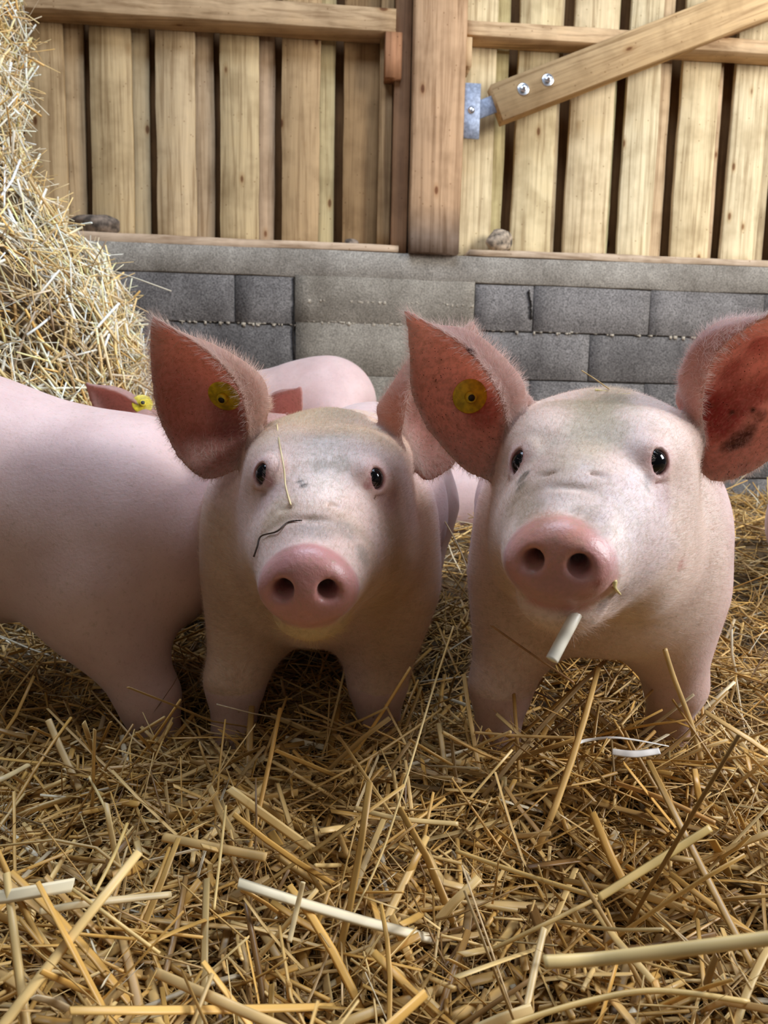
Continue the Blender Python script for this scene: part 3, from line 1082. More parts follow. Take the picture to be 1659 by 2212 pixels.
        for i in range(8):
            for j in range(i + 1, 8):
                ci, cj = np.array(corners[i]), np.array(corners[j])
                if np.abs(ci - cj).sum() != 1: continue
                vi, vj = vals[:, i], vals[:, j]
                m = (vi < 0) != (vj < 0)
                t = np.where(m, vi / np.where(m, vi - vj, 1), 0)
                acc += np.where(m[:, None], ci[None, :] + t[:, None] * (cj - ci)[None, :], 0)
                cnt += m
        pos = acc / cnt[:, None] + act
        V = np.stack([np.interp(pos[:, k], np.arange(len(self.ax[k])), self.ax[k]) for k in range(3)], axis=1)
        quads = []
        for axis_ in range(3):
            o = [k for k in range(3) if k != axis_]
            sa = [slice(None)] * 3; sb = [slice(None)] * 3
            sa[axis_] = slice(0, -1); sb[axis_] = slice(1, None)
            A_, B_ = S[tuple(sa)], S[tuple(sb)]
            e = np.argwhere(A_ != B_)
            ok = np.all([(e[:, k] > 0) & (e[:, k] < F.shape[k] - 1) for k in o], axis=0)
            e = e[ok]
            ins = A_[e[:, 0], e[:, 1], e[:, 2]]
            offs = [(-1, -1), (0, -1), (0, 0), (-1, 0)]
            q = []
            for (p_, r_) in offs:
                ee = e.copy()
                ee[:, o[0]] += p_
                ee[:, o[1]] += r_
                q.append(vid[ee[:, 0], ee[:, 1], ee[:, 2]])
            q = np.stack(q, axis=1)
            flip = ins if axis_ != 1 else ~ins
            q[~flip] = q[~flip][:, ::-1]
            quads.append(q)
        Q = np.concatenate(quads)
        Q = Q[(Q >= 0).all(axis=1)]
        return V, Q


def smooth_verts(V, Q, it=3):
    e = np.concatenate([Q[:, [0, 1]], Q[:, [1, 2]], Q[:, [2, 3]], Q[:, [3, 0]]])
    n = len(V)
    for k in range(it * 2):
        lam = .5 if k % 2 == 0 else -.42
        s = np.zeros((n, 3)); c = np.zeros(n)
        for d in range(3):
            s[:, d] = np.bincount(e[:, 0], V[e[:, 1], d], n) + np.bincount(e[:, 1], V[e[:, 0], d], n)
        c = np.bincount(e[:, 0], minlength=n) + np.bincount(e[:, 1], minlength=n)
        V = V + lam * (s / np.maximum(c, 1)[:, None] - V)
    return V


def vert_normals(V, Q):
    fn = np.cross(V[Q[:, 2]] - V[Q[:, 0]], V[Q[:, 3]] - V[Q[:, 1]])
    nn = np.zeros_like(V)
    for j in range(4):
        for d in range(3):
            nn[:, d] += np.bincount(Q[:, j], fn[:, d], len(V))
    return unit(nn)


def catmull_grid(G, nu, nv):
    """G (a,b,3) control grid -> (nu,nv,3)"""
    def interp(P, n):
        m = len(P)
        t = np.linspace(0, m - 1, n)
        i = np.clip(t.astype(int), 0, m - 2)
        f_ = (t - i).reshape((-1,) + (1,) * (P.ndim - 1))
        ext = np.concatenate([2 * P[:1] - P[1:2], P, 2 * P[-1:] - P[-2:-1]])
        p0, p1, p2, p3 = ext[i], ext[i + 1], ext[i + 2], ext[i + 3]
        return 0.5 * (2 * p1 + (p2 - p0) * f_ + (2 * p0 - 5 * p1 + 4 * p2 - p3) * f_ ** 2 + (3 * p1 - p0 - 3 * p2 + p3) * f_ ** 3)
    A_ = interp(G, nu)
    return interp(A_.transpose(1, 0, 2), nv).transpose(1, 0, 2)


def head_frame(yaw, pitch, roll=0.0):
    """columns: local x (image right), local y (towards the snout), local z (up). yaw>0 turns the snout to image left"""
    F_ = np.array((-math.sin(yaw) * math.cos(pitch), -math.cos(yaw) * math.cos(pitch), -math.sin(pitch)))
    X_ = np.array((math.cos(yaw), -math.sin(yaw), 0.0))
    U_ = -np.cross(X_, F_)
    c, s = math.cos(roll), math.sin(roll)
    X2 = X_ * c + U_ * s
    U2 = -X_ * s + U_ * c
    return np.stack([X2, F_, U2], axis=1)


SKIN = np.array((.64, .455, .415)); FACE = np.array((.69, .51, .425)); SNOUT = np.array((.52, .25, .225)); EARIN = np.array((.66, .37, .305)); TANH = np.array((.62, .43, .25)); WHITEH = np.array((.80, .68, .60))

DEFAULT_EAR = np.array([   # local, right side; [u][v] base->tip, front margin->lower margin
    [(.060, .010, .055), (.082, -.010, .085), (.100, -.045, .060), (.100, -.035, .020), (.095, .000, -.010)],
    [(.105, .020, .110), (.120, -.005, .120), (.135, -.035, .085), (.140, -.030, .030), (.135, .010, -.020)],
    [(.155, .035, .155), (.165, .015, .155), (.180, -.010, .105), (.180, -.005, .045), (.172, .030, -.005)],
    [(.215, .050, .175), (.215, .045, .165), (.212, .038, .120), (.208, .040, .070), (.200, .050, .030)]])


def on_bed(px, py, h):
    """point h above the bedding in the given direction"""
    d = np.array(ray(px, py))
    for Y in np.arange(.25, 2.5, .004):
        p_ = np.array((0, 0, CAMH)) + d * (Y / d[1])
        if p_[2] < terrain(p_[0], p_[1]) + h + .030:
            return p_
    return at(px, py, 1.0)


def on_surface(Fd, px, py, lift=.002, t0=.45):
    o_ = np.array((0, 0, CAMH)); d_ = np.array(ray(px, py)); d_ /= np.linalg.norm(d_)
    for t in np.arange(t0, 1.4, .0008):
        if Fd.value(o_ + d_ * t) < .0:
            return o_ + d_ * (t - lift)
    return o_ + d_


def surf_noise(V, f, seed):
    r = np.random.default_rng(seed)
    s = 0
    for k in range(6):
        d = r.normal(0, 1, 3) * f * (1 + .5 * k)
        s = s + np.sin(V @ d + r.uniform(0, 6.3)) / (1 + .4 * k)
    return s * .35


def hair_mesh(name, V, Q, Nn, dens, dirs, length, lift, count, colr, parent, seed, width=.00011, segs=3):
    rs = np.random.default_rng(seed)
    ar = np.linalg.norm(np.cross(V[Q[:, 2]] - V[Q[:, 0]], V[Q[:, 3]] - V[Q[:, 1]]), axis=1)
    w = ar * dens[Q].mean(axis=1)
    w /= w.sum()
    fi = rs.choice(len(Q), count, p=w)
    a, b_ = rs.random(count), rs.random(count)
    q = Q[fi]

    def lerp(A_):
        A_ = A_[q]
        if A_.ndim == 2: A_ = A_[:, :, None]
        return (A_[:, 0] * ((1 - a) * (1 - b_))[:, None] + A_[:, 1] * (a * (1 - b_))[:, None] + A_[:, 2] * (a * b_)[:, None] + A_[:, 3] * ((1 - a) * b_)[:, None])
    P = lerp(V); nn = unit(lerp(Nn)); dd = lerp(dirs); ll = lerp(length)[:, 0] * rs.uniform(.55, 1.3, count); lf = lerp(lift)[:, 0] * rs.uniform(.6, 1.4, count)
    dd = dd + rs.normal(0, .22, (count, 3))
    dd = unit(dd - nn * (dd * nn).sum(1)[:, None])
    side = unit(np.cross(dd, nn) + rs.normal(0, .3, (count, 3)))
    t = np.linspace(0, 1, segs + 1)
    cen = P[:, None, :] - nn[:, None, :] * .0004 + (nn * lf[:, None])[:, None, :] * (t * (1 - .35 * t))[None, :, None] * ll[:, None, None] + dd[:, None, :] * (t ** 1.1)[None, :, None] * ll[:, None, None]
    wd = width * (1 - .75 * t)[None, :, None] * rs.uniform(.7, 1.3, count)[:, None, None]
    Vh = np.stack([cen - side[:, None, :] * wd, cen + side[:, None, :] * wd], axis=2).reshape(-1, 3)
    base = (np.arange(count) * (segs + 1) * 2)[:, None]
    k = np.arange(segs)[None, :] * 2
    F4 = np.stack([base + k, base + k + 1, base + k + 3, base + k + 2], axis=-1).reshape(-1, 4)
    cc = lerp(colr)
    cc = np.repeat(cc, (segs + 1) * 2, axis=0) * np.repeat(rs.uniform(.85, 1.1, count), (segs + 1) * 2)[:, None]
    o = np_mesh(name, Vh, F4, M_HAIR, parent, col=np.clip(cc, 0, 1))
    o['kind'] = 'stuff'
    return o


def uv_ball(c, r, axis_, seg=24):
    v, f = disc_stack(np.asarray(c, float), np.asarray(axis_, float), [(max(1e-5, r * math.sin(math.pi * i / 14)), -r * math.cos(math.pi * i / 14)) for i in range(15)], seg)
    return v, f


def ear_tag(c, n, r, parent, knob=True, text_marks=False):
    """round two-part plastic ear tag"""
    n = np.asarray(n, float) / np.linalg.norm(n)
    V, L = merge([disc_stack(c, n, [(r * .97, -.0008), (r, 0), (r, .0012), (r * .96, .0018), (r * .78, .0020), (r * .60, .0028), (r * .42, .0034)], 36)])
    t = np_mesh('ear_tag', V, None, M_TAG, parent, loops=L, smooth=False)
    if knob:
        V, L = merge([disc_stack(c, n, [(r * .34, .003), (r * .33, .0085), (r * .27, .0095), (r * .20, .0095)], 28)])
        kn = np_mesh('tag_stud', V, None, M_TAG, None, loops=L, smooth=False)
        kn.parent = t
        V, L = merge([disc_stack(c, n, [(r * .20, .0090), (r * .19, .0100)], 24)])
        h = np_mesh('stud_hole', V, None, M_TAGDARK, None, loops=L, smooth=False)
        h.parent = t
    return t


def make_pig(label, hO, hR, s, sh, heading, bs=1.0, zoff=0.0, legs=True, ears=None, eyes_px=None, hf=.0028, hc=.010, fine=None,
             hair_n=0, style=0, dirt=1.0, category='pig', feet=None, tilt=0.0, jowl=1.0, snout_scale=1.0, snout_h=1.0, head_neck=True, neck=1.0, body_w=1.0, seed=0, group=None, skin=None, tail=True, spots=(), lashes=(False, False), ear_col=None, ear_scale=None, belly=0.0, ear_folds=(0, 0)):
    """hO head origin, hR head frame, s head scale; sh shoulder ground point (x,y); heading: unit vector from shoulder to rump"""
    bk = np.array((heading[0], heading[1], 0.0)); bk /= np.linalg.norm(bk)
    lt = np.array((-bk[1], bk[0], 0.0))
    if lt[0] < 0: lt = -lt

    def B(l, b_, u):
        return np.array((sh[0], sh[1], zoff)) + (lt * l * body_w + bk * b_ + ZUP * (u + tilt * b_)) * bs

    def Hh(x, y, z):
        return hO + hR @ (np.array((x, y, z)) * s)
    RB = np.stack([lt, bk, ZUP], axis=1)
    eg = []
    for side in (0, 1):
        if ears is not None:
            G = ears[side]
        else:
            G = DEFAULT_EAR.copy()
            if ear_scale is not None: G = G[:1] + (G - G[:1]) * np.array(ear_scale)
            if side == 0: G[:, :, 0] *= -1
            G = np.array([[Hh(*p_) for p_ in row] for row in G])
        g_ = catmull_grid(np.asarray(G), 110, 110)
        if ear_folds[side]:
            uu = np.linspace(0, 1, 110)[:, None]; vv = np.linspace(0, 1, 110)[None, :]
            nr_ = np.cross(np.gradient(g_, axis=0), np.gradient(g_, axis=1)); nr_ /= np.linalg.norm(nr_, axis=2)[:, :, None] + 1e-9
            am = ear_folds[side] * np.sin(2 * math.pi * (vv * 3.6 + .25 * uu)) * sstep(.05, .3, uu) * sstep(1.0, .7, uu) * sstep(.15, .35, vv) * sstep(1, .75, vv)
            g_ = g_ + nr_ * am[:, :, None]
        eg.append(g_)
    # bounds
    pts = [Hh(0, .26, -.05), Hh(-.16, 0, -.1), Hh(.16, 0, -.1), Hh(0, -.1, .12)]
    pts += [B(l, b_, u) for l in (-.19, .19) for b_ in (-.16, .84) for u in (-.05, .56)]
    pts = np.array(pts)
    pts = np.concatenate([pts] + [g.reshape(-1, 3) for g in eg])
    lo, hi = pts.min(0) - .03, pts.max(0) + .03
    if fine is None: fine = (lo[1], lo[1] + .35)
    Fd = Field(lo, hi, fine, hf, hc)
    # body
    Fd.cone(B(0, 0, .325), B(0, .25, .315), .148 * bs, .155 * bs, .05)
    Fd.cone(B(0, .25, .315), B(0, .50, .325), .155 * bs, .160 * bs, .06)
    Fd.ell(B(0, .63, .335), np.array((.145, .17, .165)) * bs, RB, .07)
    Fd.ell(B(0, .36 - belly, .25 - belly), np.array((.13, .28 + belly, .095)) * bs, RB, .05)
    for q in (-1, 1):
        Fd.ell(B(q * .080, .03, .29), np.array((.072, .095, .14)) * bs, RB, .05)
        Fd.ell(B(q * .075, .63, .30), np.array((.085, .13, .15)) * bs, RB, .05)
    Fd.ell(B(0, -.05, .295), np.array((.110, .07, .095)) * bs, RB, .05)
    if head_neck:
        Fd.cone(B(0, -.0, .345), Hh(0, -.07, -.005), .128 * bs, .082 * s * neck, .035)
        Fd.cone(B(0, .0, .29), Hh(0, -.06, -.05), .110 * bs, .072 * s * neck, .035)
    if legs:
        ft = feet or [(-.10, .0), (.10, .02)]
        for q, (fx, fb) in zip((-1, 1), ft):
            top = B(q * .088, .02, .24)
            kn = B(fx * .98, fb * .6 - .005, .115)
            an = B(fx, fb, .03)
            Fd.cone(top, kn, .066 * bs, .040 * bs, .05)
            Fd.cone(kn, an, .037 * bs, .029 * bs, .02)
            Fd.cone(an, B(fx, fb - .012, -.02), .030 * bs, .032 * bs, .01)
        for q in (-1, 1):
            Fd.cone(B(q * .088, .66, .27), B(q * .092, .60, .17), .095 * bs, .060 * bs, .05)
            Fd.cone(B(q * .092, .60, .17), B(q * .095, .70, .12), .055 * bs, .036 * bs, .03)
            Fd.cone(B(q * .095, .70, .12), B(q * .095, .665, .02), .034 * bs, .028 * bs, .02)
            Fd.cone(B(q * .095, .665, .02), B(q * .095, .65, -.02), .029 * bs, .031 * bs, .01)
    if tail:
        Fd.cone(B(0, .79, .40), B(.02, .83, .36), .014, .010, .015)
        Fd.cone(B(.02, .83, .36), B(.0, .84, .32), .010, .006, .008)
    # head
    HR = hR
    Fd.ell(Hh(0, -.010, .000), np.array((.092, .110, .066)) * s, HR, .04)
    for q in (-1, 1):
        Fd.ell(Hh(q * .044, -.030, .033), np.array((.050, .058, .029)) * s, HR, .03)
    for q in (-1, 1):
        Fd.ell(Hh(q * .045, .045, .030), np.array((.036, .055, .034)) * s, HR, .03)          # brow
        Fd.ell(Hh(q * .055, .012, -.066), np.array((.045, .082, .072)) * s * jowl, HR, .04)  # cheek
        Fd.ell(Hh(q * .050, -.035, -.085), np.array((.052, .066, .064)) * s * jowl, HR, .03)  # jowl
    for q in (-1, 1):
        Fd.ell(Hh(q * .040, .080, -.050), np.array((.038, .062, .046)) * s, HR, .03)
    Fd.cone(Hh(0, .03, -.015), Hh(0, .135, -.026), .074 * s, .057 * s, .035)
    Fd.cone(Hh(0, .13, -.024), Hh(0, .205, -.030), .056 * s, .0405 * s * (.3 + .7 * snout_scale), .025)
    for q in (-1, 1):
        Fd.cone(Hh(q * .022, .11, -.035), Hh(q * .018, .195, -.036), .040 * s, .030 * s, .02)  # upper lip flanks
    Fd.cone(Hh(0, .0, -.095), Hh(0, .125, -.079), .056 * s, .038 * s, .03)
    Fd.cone(Hh(0, .125, -.077), Hh(0, .180, -.071), .038 * s, .025 * s, .012)
    Fd.ell(Hh(0, .186, -.073), np.array((.036, .034, .0235)) * s, HR, .012)              # lower jaw
    Fd.disc(Hh(0, .223, -.030), HR, .0440 * s * snout_scale, .0085 * s, .0365 * s * snout_scale * snout_h, .0080 * s, k=.014)
    # mouth crease
    for q in (-1, 1):
        Fd.cone(Hh(q * .048, .060, -.062), Hh(q * .040, .130, -.066), .0022, .0028, .006, 'sub')
        Fd.cone(Hh(q * .040, .130, -.066), Hh(q * .022, .200, -.063), .0028, .0025, .006, 'sub')
    # nostrils
    for q in (-1, 1):
        ss_ = snout_scale
        Fd.ell(Hh(q * .0205 * ss_, .236, -.026), np.array((.0078 * ss_, .016, .0088 * ss_)) * s, HR, .006, 'sub')
        Fd.cone(Hh(q * .022 * ss_, .238, -.027), Hh(q * .034 * ss_, .242, -.032), .0068 * s * ss_, .0040 * s * ss_, .008, 'sub')
        Fd.cone(Hh(q * .019 * ss_, .236, -.026), Hh(q * .014 * ss_, .205, -.024), .0072 * s * ss_, .006 * s * ss_, .004, 'sub')
    Fd.cone(Hh(0, .240, -.052), Hh(0, .238, -.070), .001, .0022, .006, 'sub')
    # folds of skin
    for q in (-1, 1):
        Fd.cone(Hh(q * .083, .020, -.020), Hh(q * .080, .045, -.070), .0012, .0015, .012, 'sub')
        Fd.cone(Hh(q * .055, .170, -.005) * 1.0, Hh(q * .030, .178, .018), .0008, .0012, .008, 'sub')
    Fd.cone(Hh(-.024, .180, .019), Hh(.024, .180, .019), .001, .001, .008, 'sub')
    Fd.cone(Hh(-.030, .160, .022), Hh(.022, .158, .026), .001, .001, .007, 'sub')
    # ears
    for g in eg:
        nu, nv = g.shape[:2]
        u = np.linspace(0, 1, nu)[:, None] * np.ones((1, nv))
        v = np.ones((nu, 1)) * np.linspace(0, 1, nv)[None, :]
        edge = np.minimum(np.minimum(v, 1 - v) * 2.2, (1 - u) * 1.6)
        th = .0022 + .0026 * np.clip(edge, 0, .5) * 2 * (1 - .5 * u)
        if hf > .004: th = th + .0022
        P = g.reshape(-1, 3)
        Fd.sheet(P, th.ravel(), .012 if hf < .004 else .014)
    # eyes: find the surface where the eye sits
    eyes = []
    for q in (0, 1):
        hit = None
        if eyes_px and eyes_px[q] is not None:
            o_ = np.array((0, 0, CAMH)); d_ = np.array(ray(*eyes_px[q])); d_ /= np.linalg.norm(d_)
            for t in np.arange(.45, 1.3, .001):
                if Fd.value(o_ + d_ * t) < 0:
                    hit = o_ + d_ * t
                    break
        if hit is None:
            sg = -1 if q == 0 else 1
            a_ = Hh(sg * .02, .045, .018); d_ = hR @ np.array((sg * .9, .42, .12)); d_ /= np.linalg.norm(d_)
            for t in np.arange(0, .15, .001):
                if Fd.value(a_ + d_ * t) > 0:
                    hit = a_ + d_ * t
                    break
        sg = -1 if q == 0 else 1
        nrm = hR @ np.array((sg * .72, .66, .16)); nrm /= np.linalg.norm(nrm)
        eyes.append((hit, nrm))
    for hit, nrm in eyes:
        upv = hR[:, 2] - nrm * (hR[:, 2] @ nrm); upv /= np.linalg.norm(upv)
        sd = np.cross(nrm, upv)
        RE = np.stack([sd, nrm, upv], axis=1)
        Fd.ell(hit - nrm * .008 * s, np.array((.0165, .0125, .0185)) * s, RE, .012)
        Fd.ell(hit + nrm * .002 * s, np.array((.0076, .013, .0112)) * s, RE, .003, 'sub')
        for (a0, a1, hh_) in ((-.014, -.004, .0165), (-.004, .007, .0195), (.007, .015, .0175)):
            Fd.cone(hit + upv * hh_ * s + sd * a0 * s + nrm * .001, hit + upv * (hh_ + .0005) * s + sd * a1 * s + nrm * .001, .0011, .0011, .004, 'sub')
        Fd.cone(hit - upv * .018 * s - sd * .010 * s, hit - upv * .019 * s + sd * .008 * s, .0010, .0012, .005, 'sub')
    V, Q = Fd.extract()
    V = smooth_verts(V, Q, 3)
    Nn = vert_normals(V, Q)
    # outward check
    cenb = B(0, .3, .32)
    if ((V - cenb) * Nn).sum() < 0:
        Q = Q[:, ::-1]
        Nn = -Nn
    # local coordinates of every vertex
    Lh = (V - hO) @ hR / s
    lx, ly, lz = Lh.T
    headw = sstep(-.16, -.06, ly) * (np.abs(lx) < .30) * (np.abs(lz) < .3)
    C = np.tile(skin if skin is not None else SKIN, (len(V), 1)).astype(float)
    mask = np.zeros((len(V), 3))
    nz = surf_noise(V, 60, seed + 1); nz2 = surf_noise(V, 22, seed + 2)

    def blend(w, c):
        nonlocal C
        w = np.clip(w, 0, 1)[:, None]
        C = C * (1 - w) + np.asarray(c)[None, :] * w
    blend(headw * .75, FACE)
    if style == 1:      # warm tan forehead and cheeks
        blend(headw * sstep(.02, .07, lz) * (.8 + .2 * nz2) * sstep(.09, .03, ly) * .75, TANH)
        blend(headw * sstep(-.02, -.06, lz + .02 * nz2) * sstep(.03, .07, np.abs(lx)) * .55, TANH * .95)
        blend(headw * sstep(.045, .0, np.abs(lx - .005)) * sstep(.03, .06, ly) * sstep(.18, .12, ly) * sstep(-.02, .02, lz) * .8, WHITEH)
        blend(headw * sstep(.19, .165, ly) * sstep(.15, .17, ly) * .35, TANH * .7)
        blend(sstep(.15, .19, ly) * sstep(-.055, -.075, lz) * headw * .8, (.62, .47, .22))
    elif style == 2:    # white muzzle, olive dirt on the brow
        blend(headw * sstep(.02, -.02, lz - .02) * .35, WHITEH)
        blend(headw * sstep(-.02, .05, lx) * .35, WHITEH)
        blend(headw * sstep(.04, .0, np.abs(lx - .005 + .012 * nz)) * sstep(.015, .05, lz) * .6, (.47, .37, .22))
        blend(headw * sstep(.195, .17, ly) * sstep(.14, .165, ly) * sstep(-.03, 0., lz) * (.35 + .25 * nz), (.35, .24, .15))
        blend(headw * sstep(.03, -.06, lx) * .25, TANH)
    mask[:, 1] = headw * dirt * (.32 + .2 * nz2) + (1 - headw) * .06 * dirt
    mask[:, 1] += headw * dirt * .45 * sstep(.04, .01, np.abs(lx - .004)) * sstep(.01, .04, lz) * sstep(.12, .06, ly)
    # snout
    sn = sstep(.208, .219, ly + .002 * nz) * sstep(.07, .055, np.hypot(lx, lz + .03)) * sstep(-.074, -.066, lz + .10 * np.clip(.216 - ly, 0, .1))
    blend(sn, SNOUT)
    mask[:, 0] = sn
    mask[:, 1] = mask[:, 1] * (1 - .45 * sn)
    nx_ = .022 * snout_scale
    nd = np.minimum(np.hypot(np.hypot((lx - nx_) / 1.2, lz + .026), (ly - .222) * .4), np.hypot(np.hypot((lx + nx_) / 1.2, lz + .026), (ly - .222) * .4)) / snout_scale
    blend(sn * sstep(.014, .006, nd) * .85, (.17, .035, .03))
    # feet and hooves
    zl = (V[:, 2] - zoff)
    blend((1 - headw) * sstep(.32, .10, zl) * .30, (.50, .34, .27))  # lower body browned: dirt, and underside shade put into the colour
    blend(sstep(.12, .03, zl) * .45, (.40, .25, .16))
    blend(sstep(.022, .008, zl) * (1 - headw), (.14, .10, .07))
    # ears
    inner_w = np.zeros(len(V)); rimd = np.zeros((len(V), 3)); rimw = np.zeros(len(V)); earw = np.zeros(len(V))
    for gi, g in enumerate(eg):
        sub_ = g[::2, ::2]
        nu, nv = sub_.shape[:2]
        du = np.gradient(sub_, axis=0); dv = np.gradient(sub_, axis=1)
        gn = np.cross(du, dv); gn /= np.linalg.norm(gn, axis=2)[:, :, None] + 1e-9
        if (gn[nu // 2, nv // 2] @ hR[:, 1]) < 0: gn = -gn
        cen_dir = sub_ - sub_[nu // 3, nv // 2][None, None, :]
        kd = kdtree.KDTree(nu * nv)
        fp = sub_.reshape(-1, 3)
        for i, p_ in enumerate(fp): kd.insert(p_, i)
        kd.balance()
        fn = gn.reshape(-1, 3); cd = unit(cen_dir.reshape(-1, 3))
        lo_, hi_ = fp.min(0) - .012, fp.max(0) + .012
        cand = np.where(((V > lo_) & (V < hi_)).all(axis=1))[0]
        for vi in cand:
            _, i, d = kd.find(V[vi])
            if d < .0095:
                u = (i // nv) / (nu - 1); v = (i % nv) / (nv - 1)
                dn = float(Nn[vi] @ fn[i])
                w = float(np.clip(.5 + dn * 2.5, 0, 1))
                w *= float(np.clip(u * 9 + .1, 0, 1))
                inner_w[vi] = max(inner_w[vi], w)
                earw[vi] = 1
                em = min(v * 1.0, 1 - v, (1 - u) * 1.1)
                rw = float(np.clip(1 - em * 9, 0, 1))
                if rw > rimw[vi]:
                    rimw[vi] = rw
                    rimd[vi] = cd[i]
    inner = inner_w * (1 - .35 * rimw)
    blend(earw * .5, SKIN * np.array((1, .9, .88)))
    blend(inner * .92, EARIN if ear_col is None else ear_col)
    mask[:, 2] = inner_w * dirt
    mask[:, 1] = np.where(earw > 0, .25 * dirt * inner_w + .12, mask[:, 1])
    # stains, scabs, coloured hair, plus light and shade put into the colour
    rj = np.random.default_rng(seed + 9).random(len(V))
    for (sx_, sy_, rad, colr_, stg) in spots:
        hp = on_surface(Fd, sx_, sy_, 0.0)
        d = np.linalg.norm(V - hp, axis=1)
        blend(sstep(rad * 1.6, rad * .6, d + rad * .35 * nz) * min(1, stg * 1.35) * np.clip(.45 + .9 * rj, 0, 1), colr_)
    # eyes' rims
    for hit, nrm in eyes:
        d = np.linalg.norm(V - hit, axis=1)
        blend(sstep(.024, .013, d / s) * .45, (.62, .38, .36))
        blend(sstep(.0135, .0105, d / s) * .8, (.34, .13, .12))
        mask[:, 1] *= 1 - .8 * sstep(.035, .02, d / s)
    body = np_mesh('pig', V, Q, M_SKIN, col=C)
    ma2 = body.data.color_attributes.new('Mask', 'FLOAT_COLOR', 'POINT')
    mm_ = np.zeros((len(V), 4), dtype=np.float32)
    mm_[:, :3] = np.clip(mask, 0, 1)
    mm_[:, 3] = earw
    ma2.data.foreach_set('color', mm_.ravel())
    tag(body, label, category, group)
    for ei_, (hit, nrm) in enumerate(eyes):
        v, f = uv_ball(hit - nrm * .0058 * s, .0122 * s, nrm)
        Vb, Lb = merge([(v, f)])
        np_mesh('eye', Vb, None, M_EYE, body, loops=Lb)
        if lashes[ei_]:
            upv = hR[:, 2] - nrm * (hR[:, 2] @ nrm); upv /= np.linalg.norm(upv)
            sd = np.cross(nrm, upv)
            vs, fs_ = [], []
            for k in range(13):
                tt_ = (k / 12 - .5)
                root = hit + sd * tt_ * .017 * s + upv * (.0108 - .020 * tt_ * tt_) * s + nrm * .001
                dr = nrm * .9 + upv * random.uniform(-.05, .45) + sd * (tt_ * .9 + random.uniform(-.15, .15)); dr /= np.linalg.norm(dr)
                ln_ = random.uniform(.006, .011)
                for m_ in range(4):
                    t_ = m_ / 3
                    c0 = root + dr * ln_ * t_ - upv * .25 * ln_ * t_ * t_
                    w_ = .00020 * (1 - .7 * t_)
                    vs += [c0 - sd * w_, c0 + sd * w_]
                b0 = k * 8
                fs_ += [(b0 + m_ * 2, b0 + m_ * 2 + 1, b0 + m_ * 2 + 3, b0 + m_ * 2 + 2) for m_ in range(3)]
            np_mesh('eyelashes', np.array(vs), np.array(fs_), M_HAIR, body, col=np.tile((.72, .66, .52), (len(vs), 1)))
    if hair_n:
        face_dir = -hR[:, 1]
        dirs = np.tile(face_dir, (len(V), 1)) + np.outer(lx * 3.0, hR[:, 0]) + np.outer(np.full(len(V), .1), hR[:, 2])
        bdir = bk * .9 - ZUP * .35
        dirs = dirs * headw[:, None] + bdir[None, :] * (1 - headw)[:, None]
        dirs = dirs * (1 - rimw)[:, None] + rimd * 1.2 * rimw[:, None]
        dens = (.35 + .9 * headw) * (1 - sn) * (1 - .93 * inner_w * (1 - rimw)) + rimw * 1.5 * (earw > 0)
        for hit, nrm in eyes:
            dens *= sstep(.009, .016, np.linalg.norm(V - hit, axis=1) / s)
        dens *= (V[:, 2] > zoff + .04)
        frontish = 1 - .8 * sstep(.25, .5, (V - B(0, 0, 0)) @ bk)
        dens = dens * frontish
        length = .0095 + .003 * nz2 - rimw * .002 + headw * sstep(.0, -.09, lz) * .004 + sstep(.16, .19, ly) * sstep(-.05, -.08, lz) * .008 + headw * sstep(.06, .10, lz) * .003
        length = np.clip(length, .004, .03)
        lift = .20 + .08 * rimw + .25 * sstep(.06, .1, lz) * headw + .2 * sstep(.05, .09, np.abs(lx)) * headw
        hc_ = np.clip(C * 1.10 + .05, 0, .86)
        hc_ = hc_ * (1 - inner_w[:, None]) + np.array((.72, .60, .52)) * inner_w[:, None]
        hair_mesh('hair', V, Q, Nn, np.maximum(dens, 0), dirs, length, lift, hair_n, hc_, body, seed + 5)
    return body, eg, eyes, Fd


def ctrl(rows):
    return np.array([[at(*p_) for p_ in row] for row in rows])


# ---- the pig in the middle, looking straight at the camera
th1 = math.radians(10)
R1 = head_frame(0.0, th1)
sn1 = at(661, 1280, .66)
O1 = sn1 - R1 @ np.array((0, .235, -.03))
ears1 = [
    ctrl([[(540, 965, .885), (575, 880, .90), (572, 890, .955), (560, 940, .965), (528, 985, .925)],
          [(521, 850, .875), (556, 815, .895), (500, 860, .960), (478, 940, .965), (492, 1020, .915)],
          [(455, 765, .880), (458, 752, .900), (410, 800, .945), (400, 900, .950), (438, 1030, .905)],
          [(333, 685, .900), (328, 715, .905), (329, 790, .915), (342, 890, .910), (385, 985, .900)]]),
    ctrl([[(858, 975, .885), (822, 890, .905), (838, 870, .955), (855, 900, .965), (885, 965, .935)],
          [(883, 850, .875), (850, 838, .90), (905, 830, .965), (920, 920, .970), (900, 1010, .925)],
          [(925, 770, .895), (915, 760, .92), (960, 790, .970), (985, 880, .975), (925, 1035, .930)],
          [(1020, 695, .950), (1035, 730, .96), (1050, 800, .970), (1035, 900, .965), (975, 1008, .945)]])]
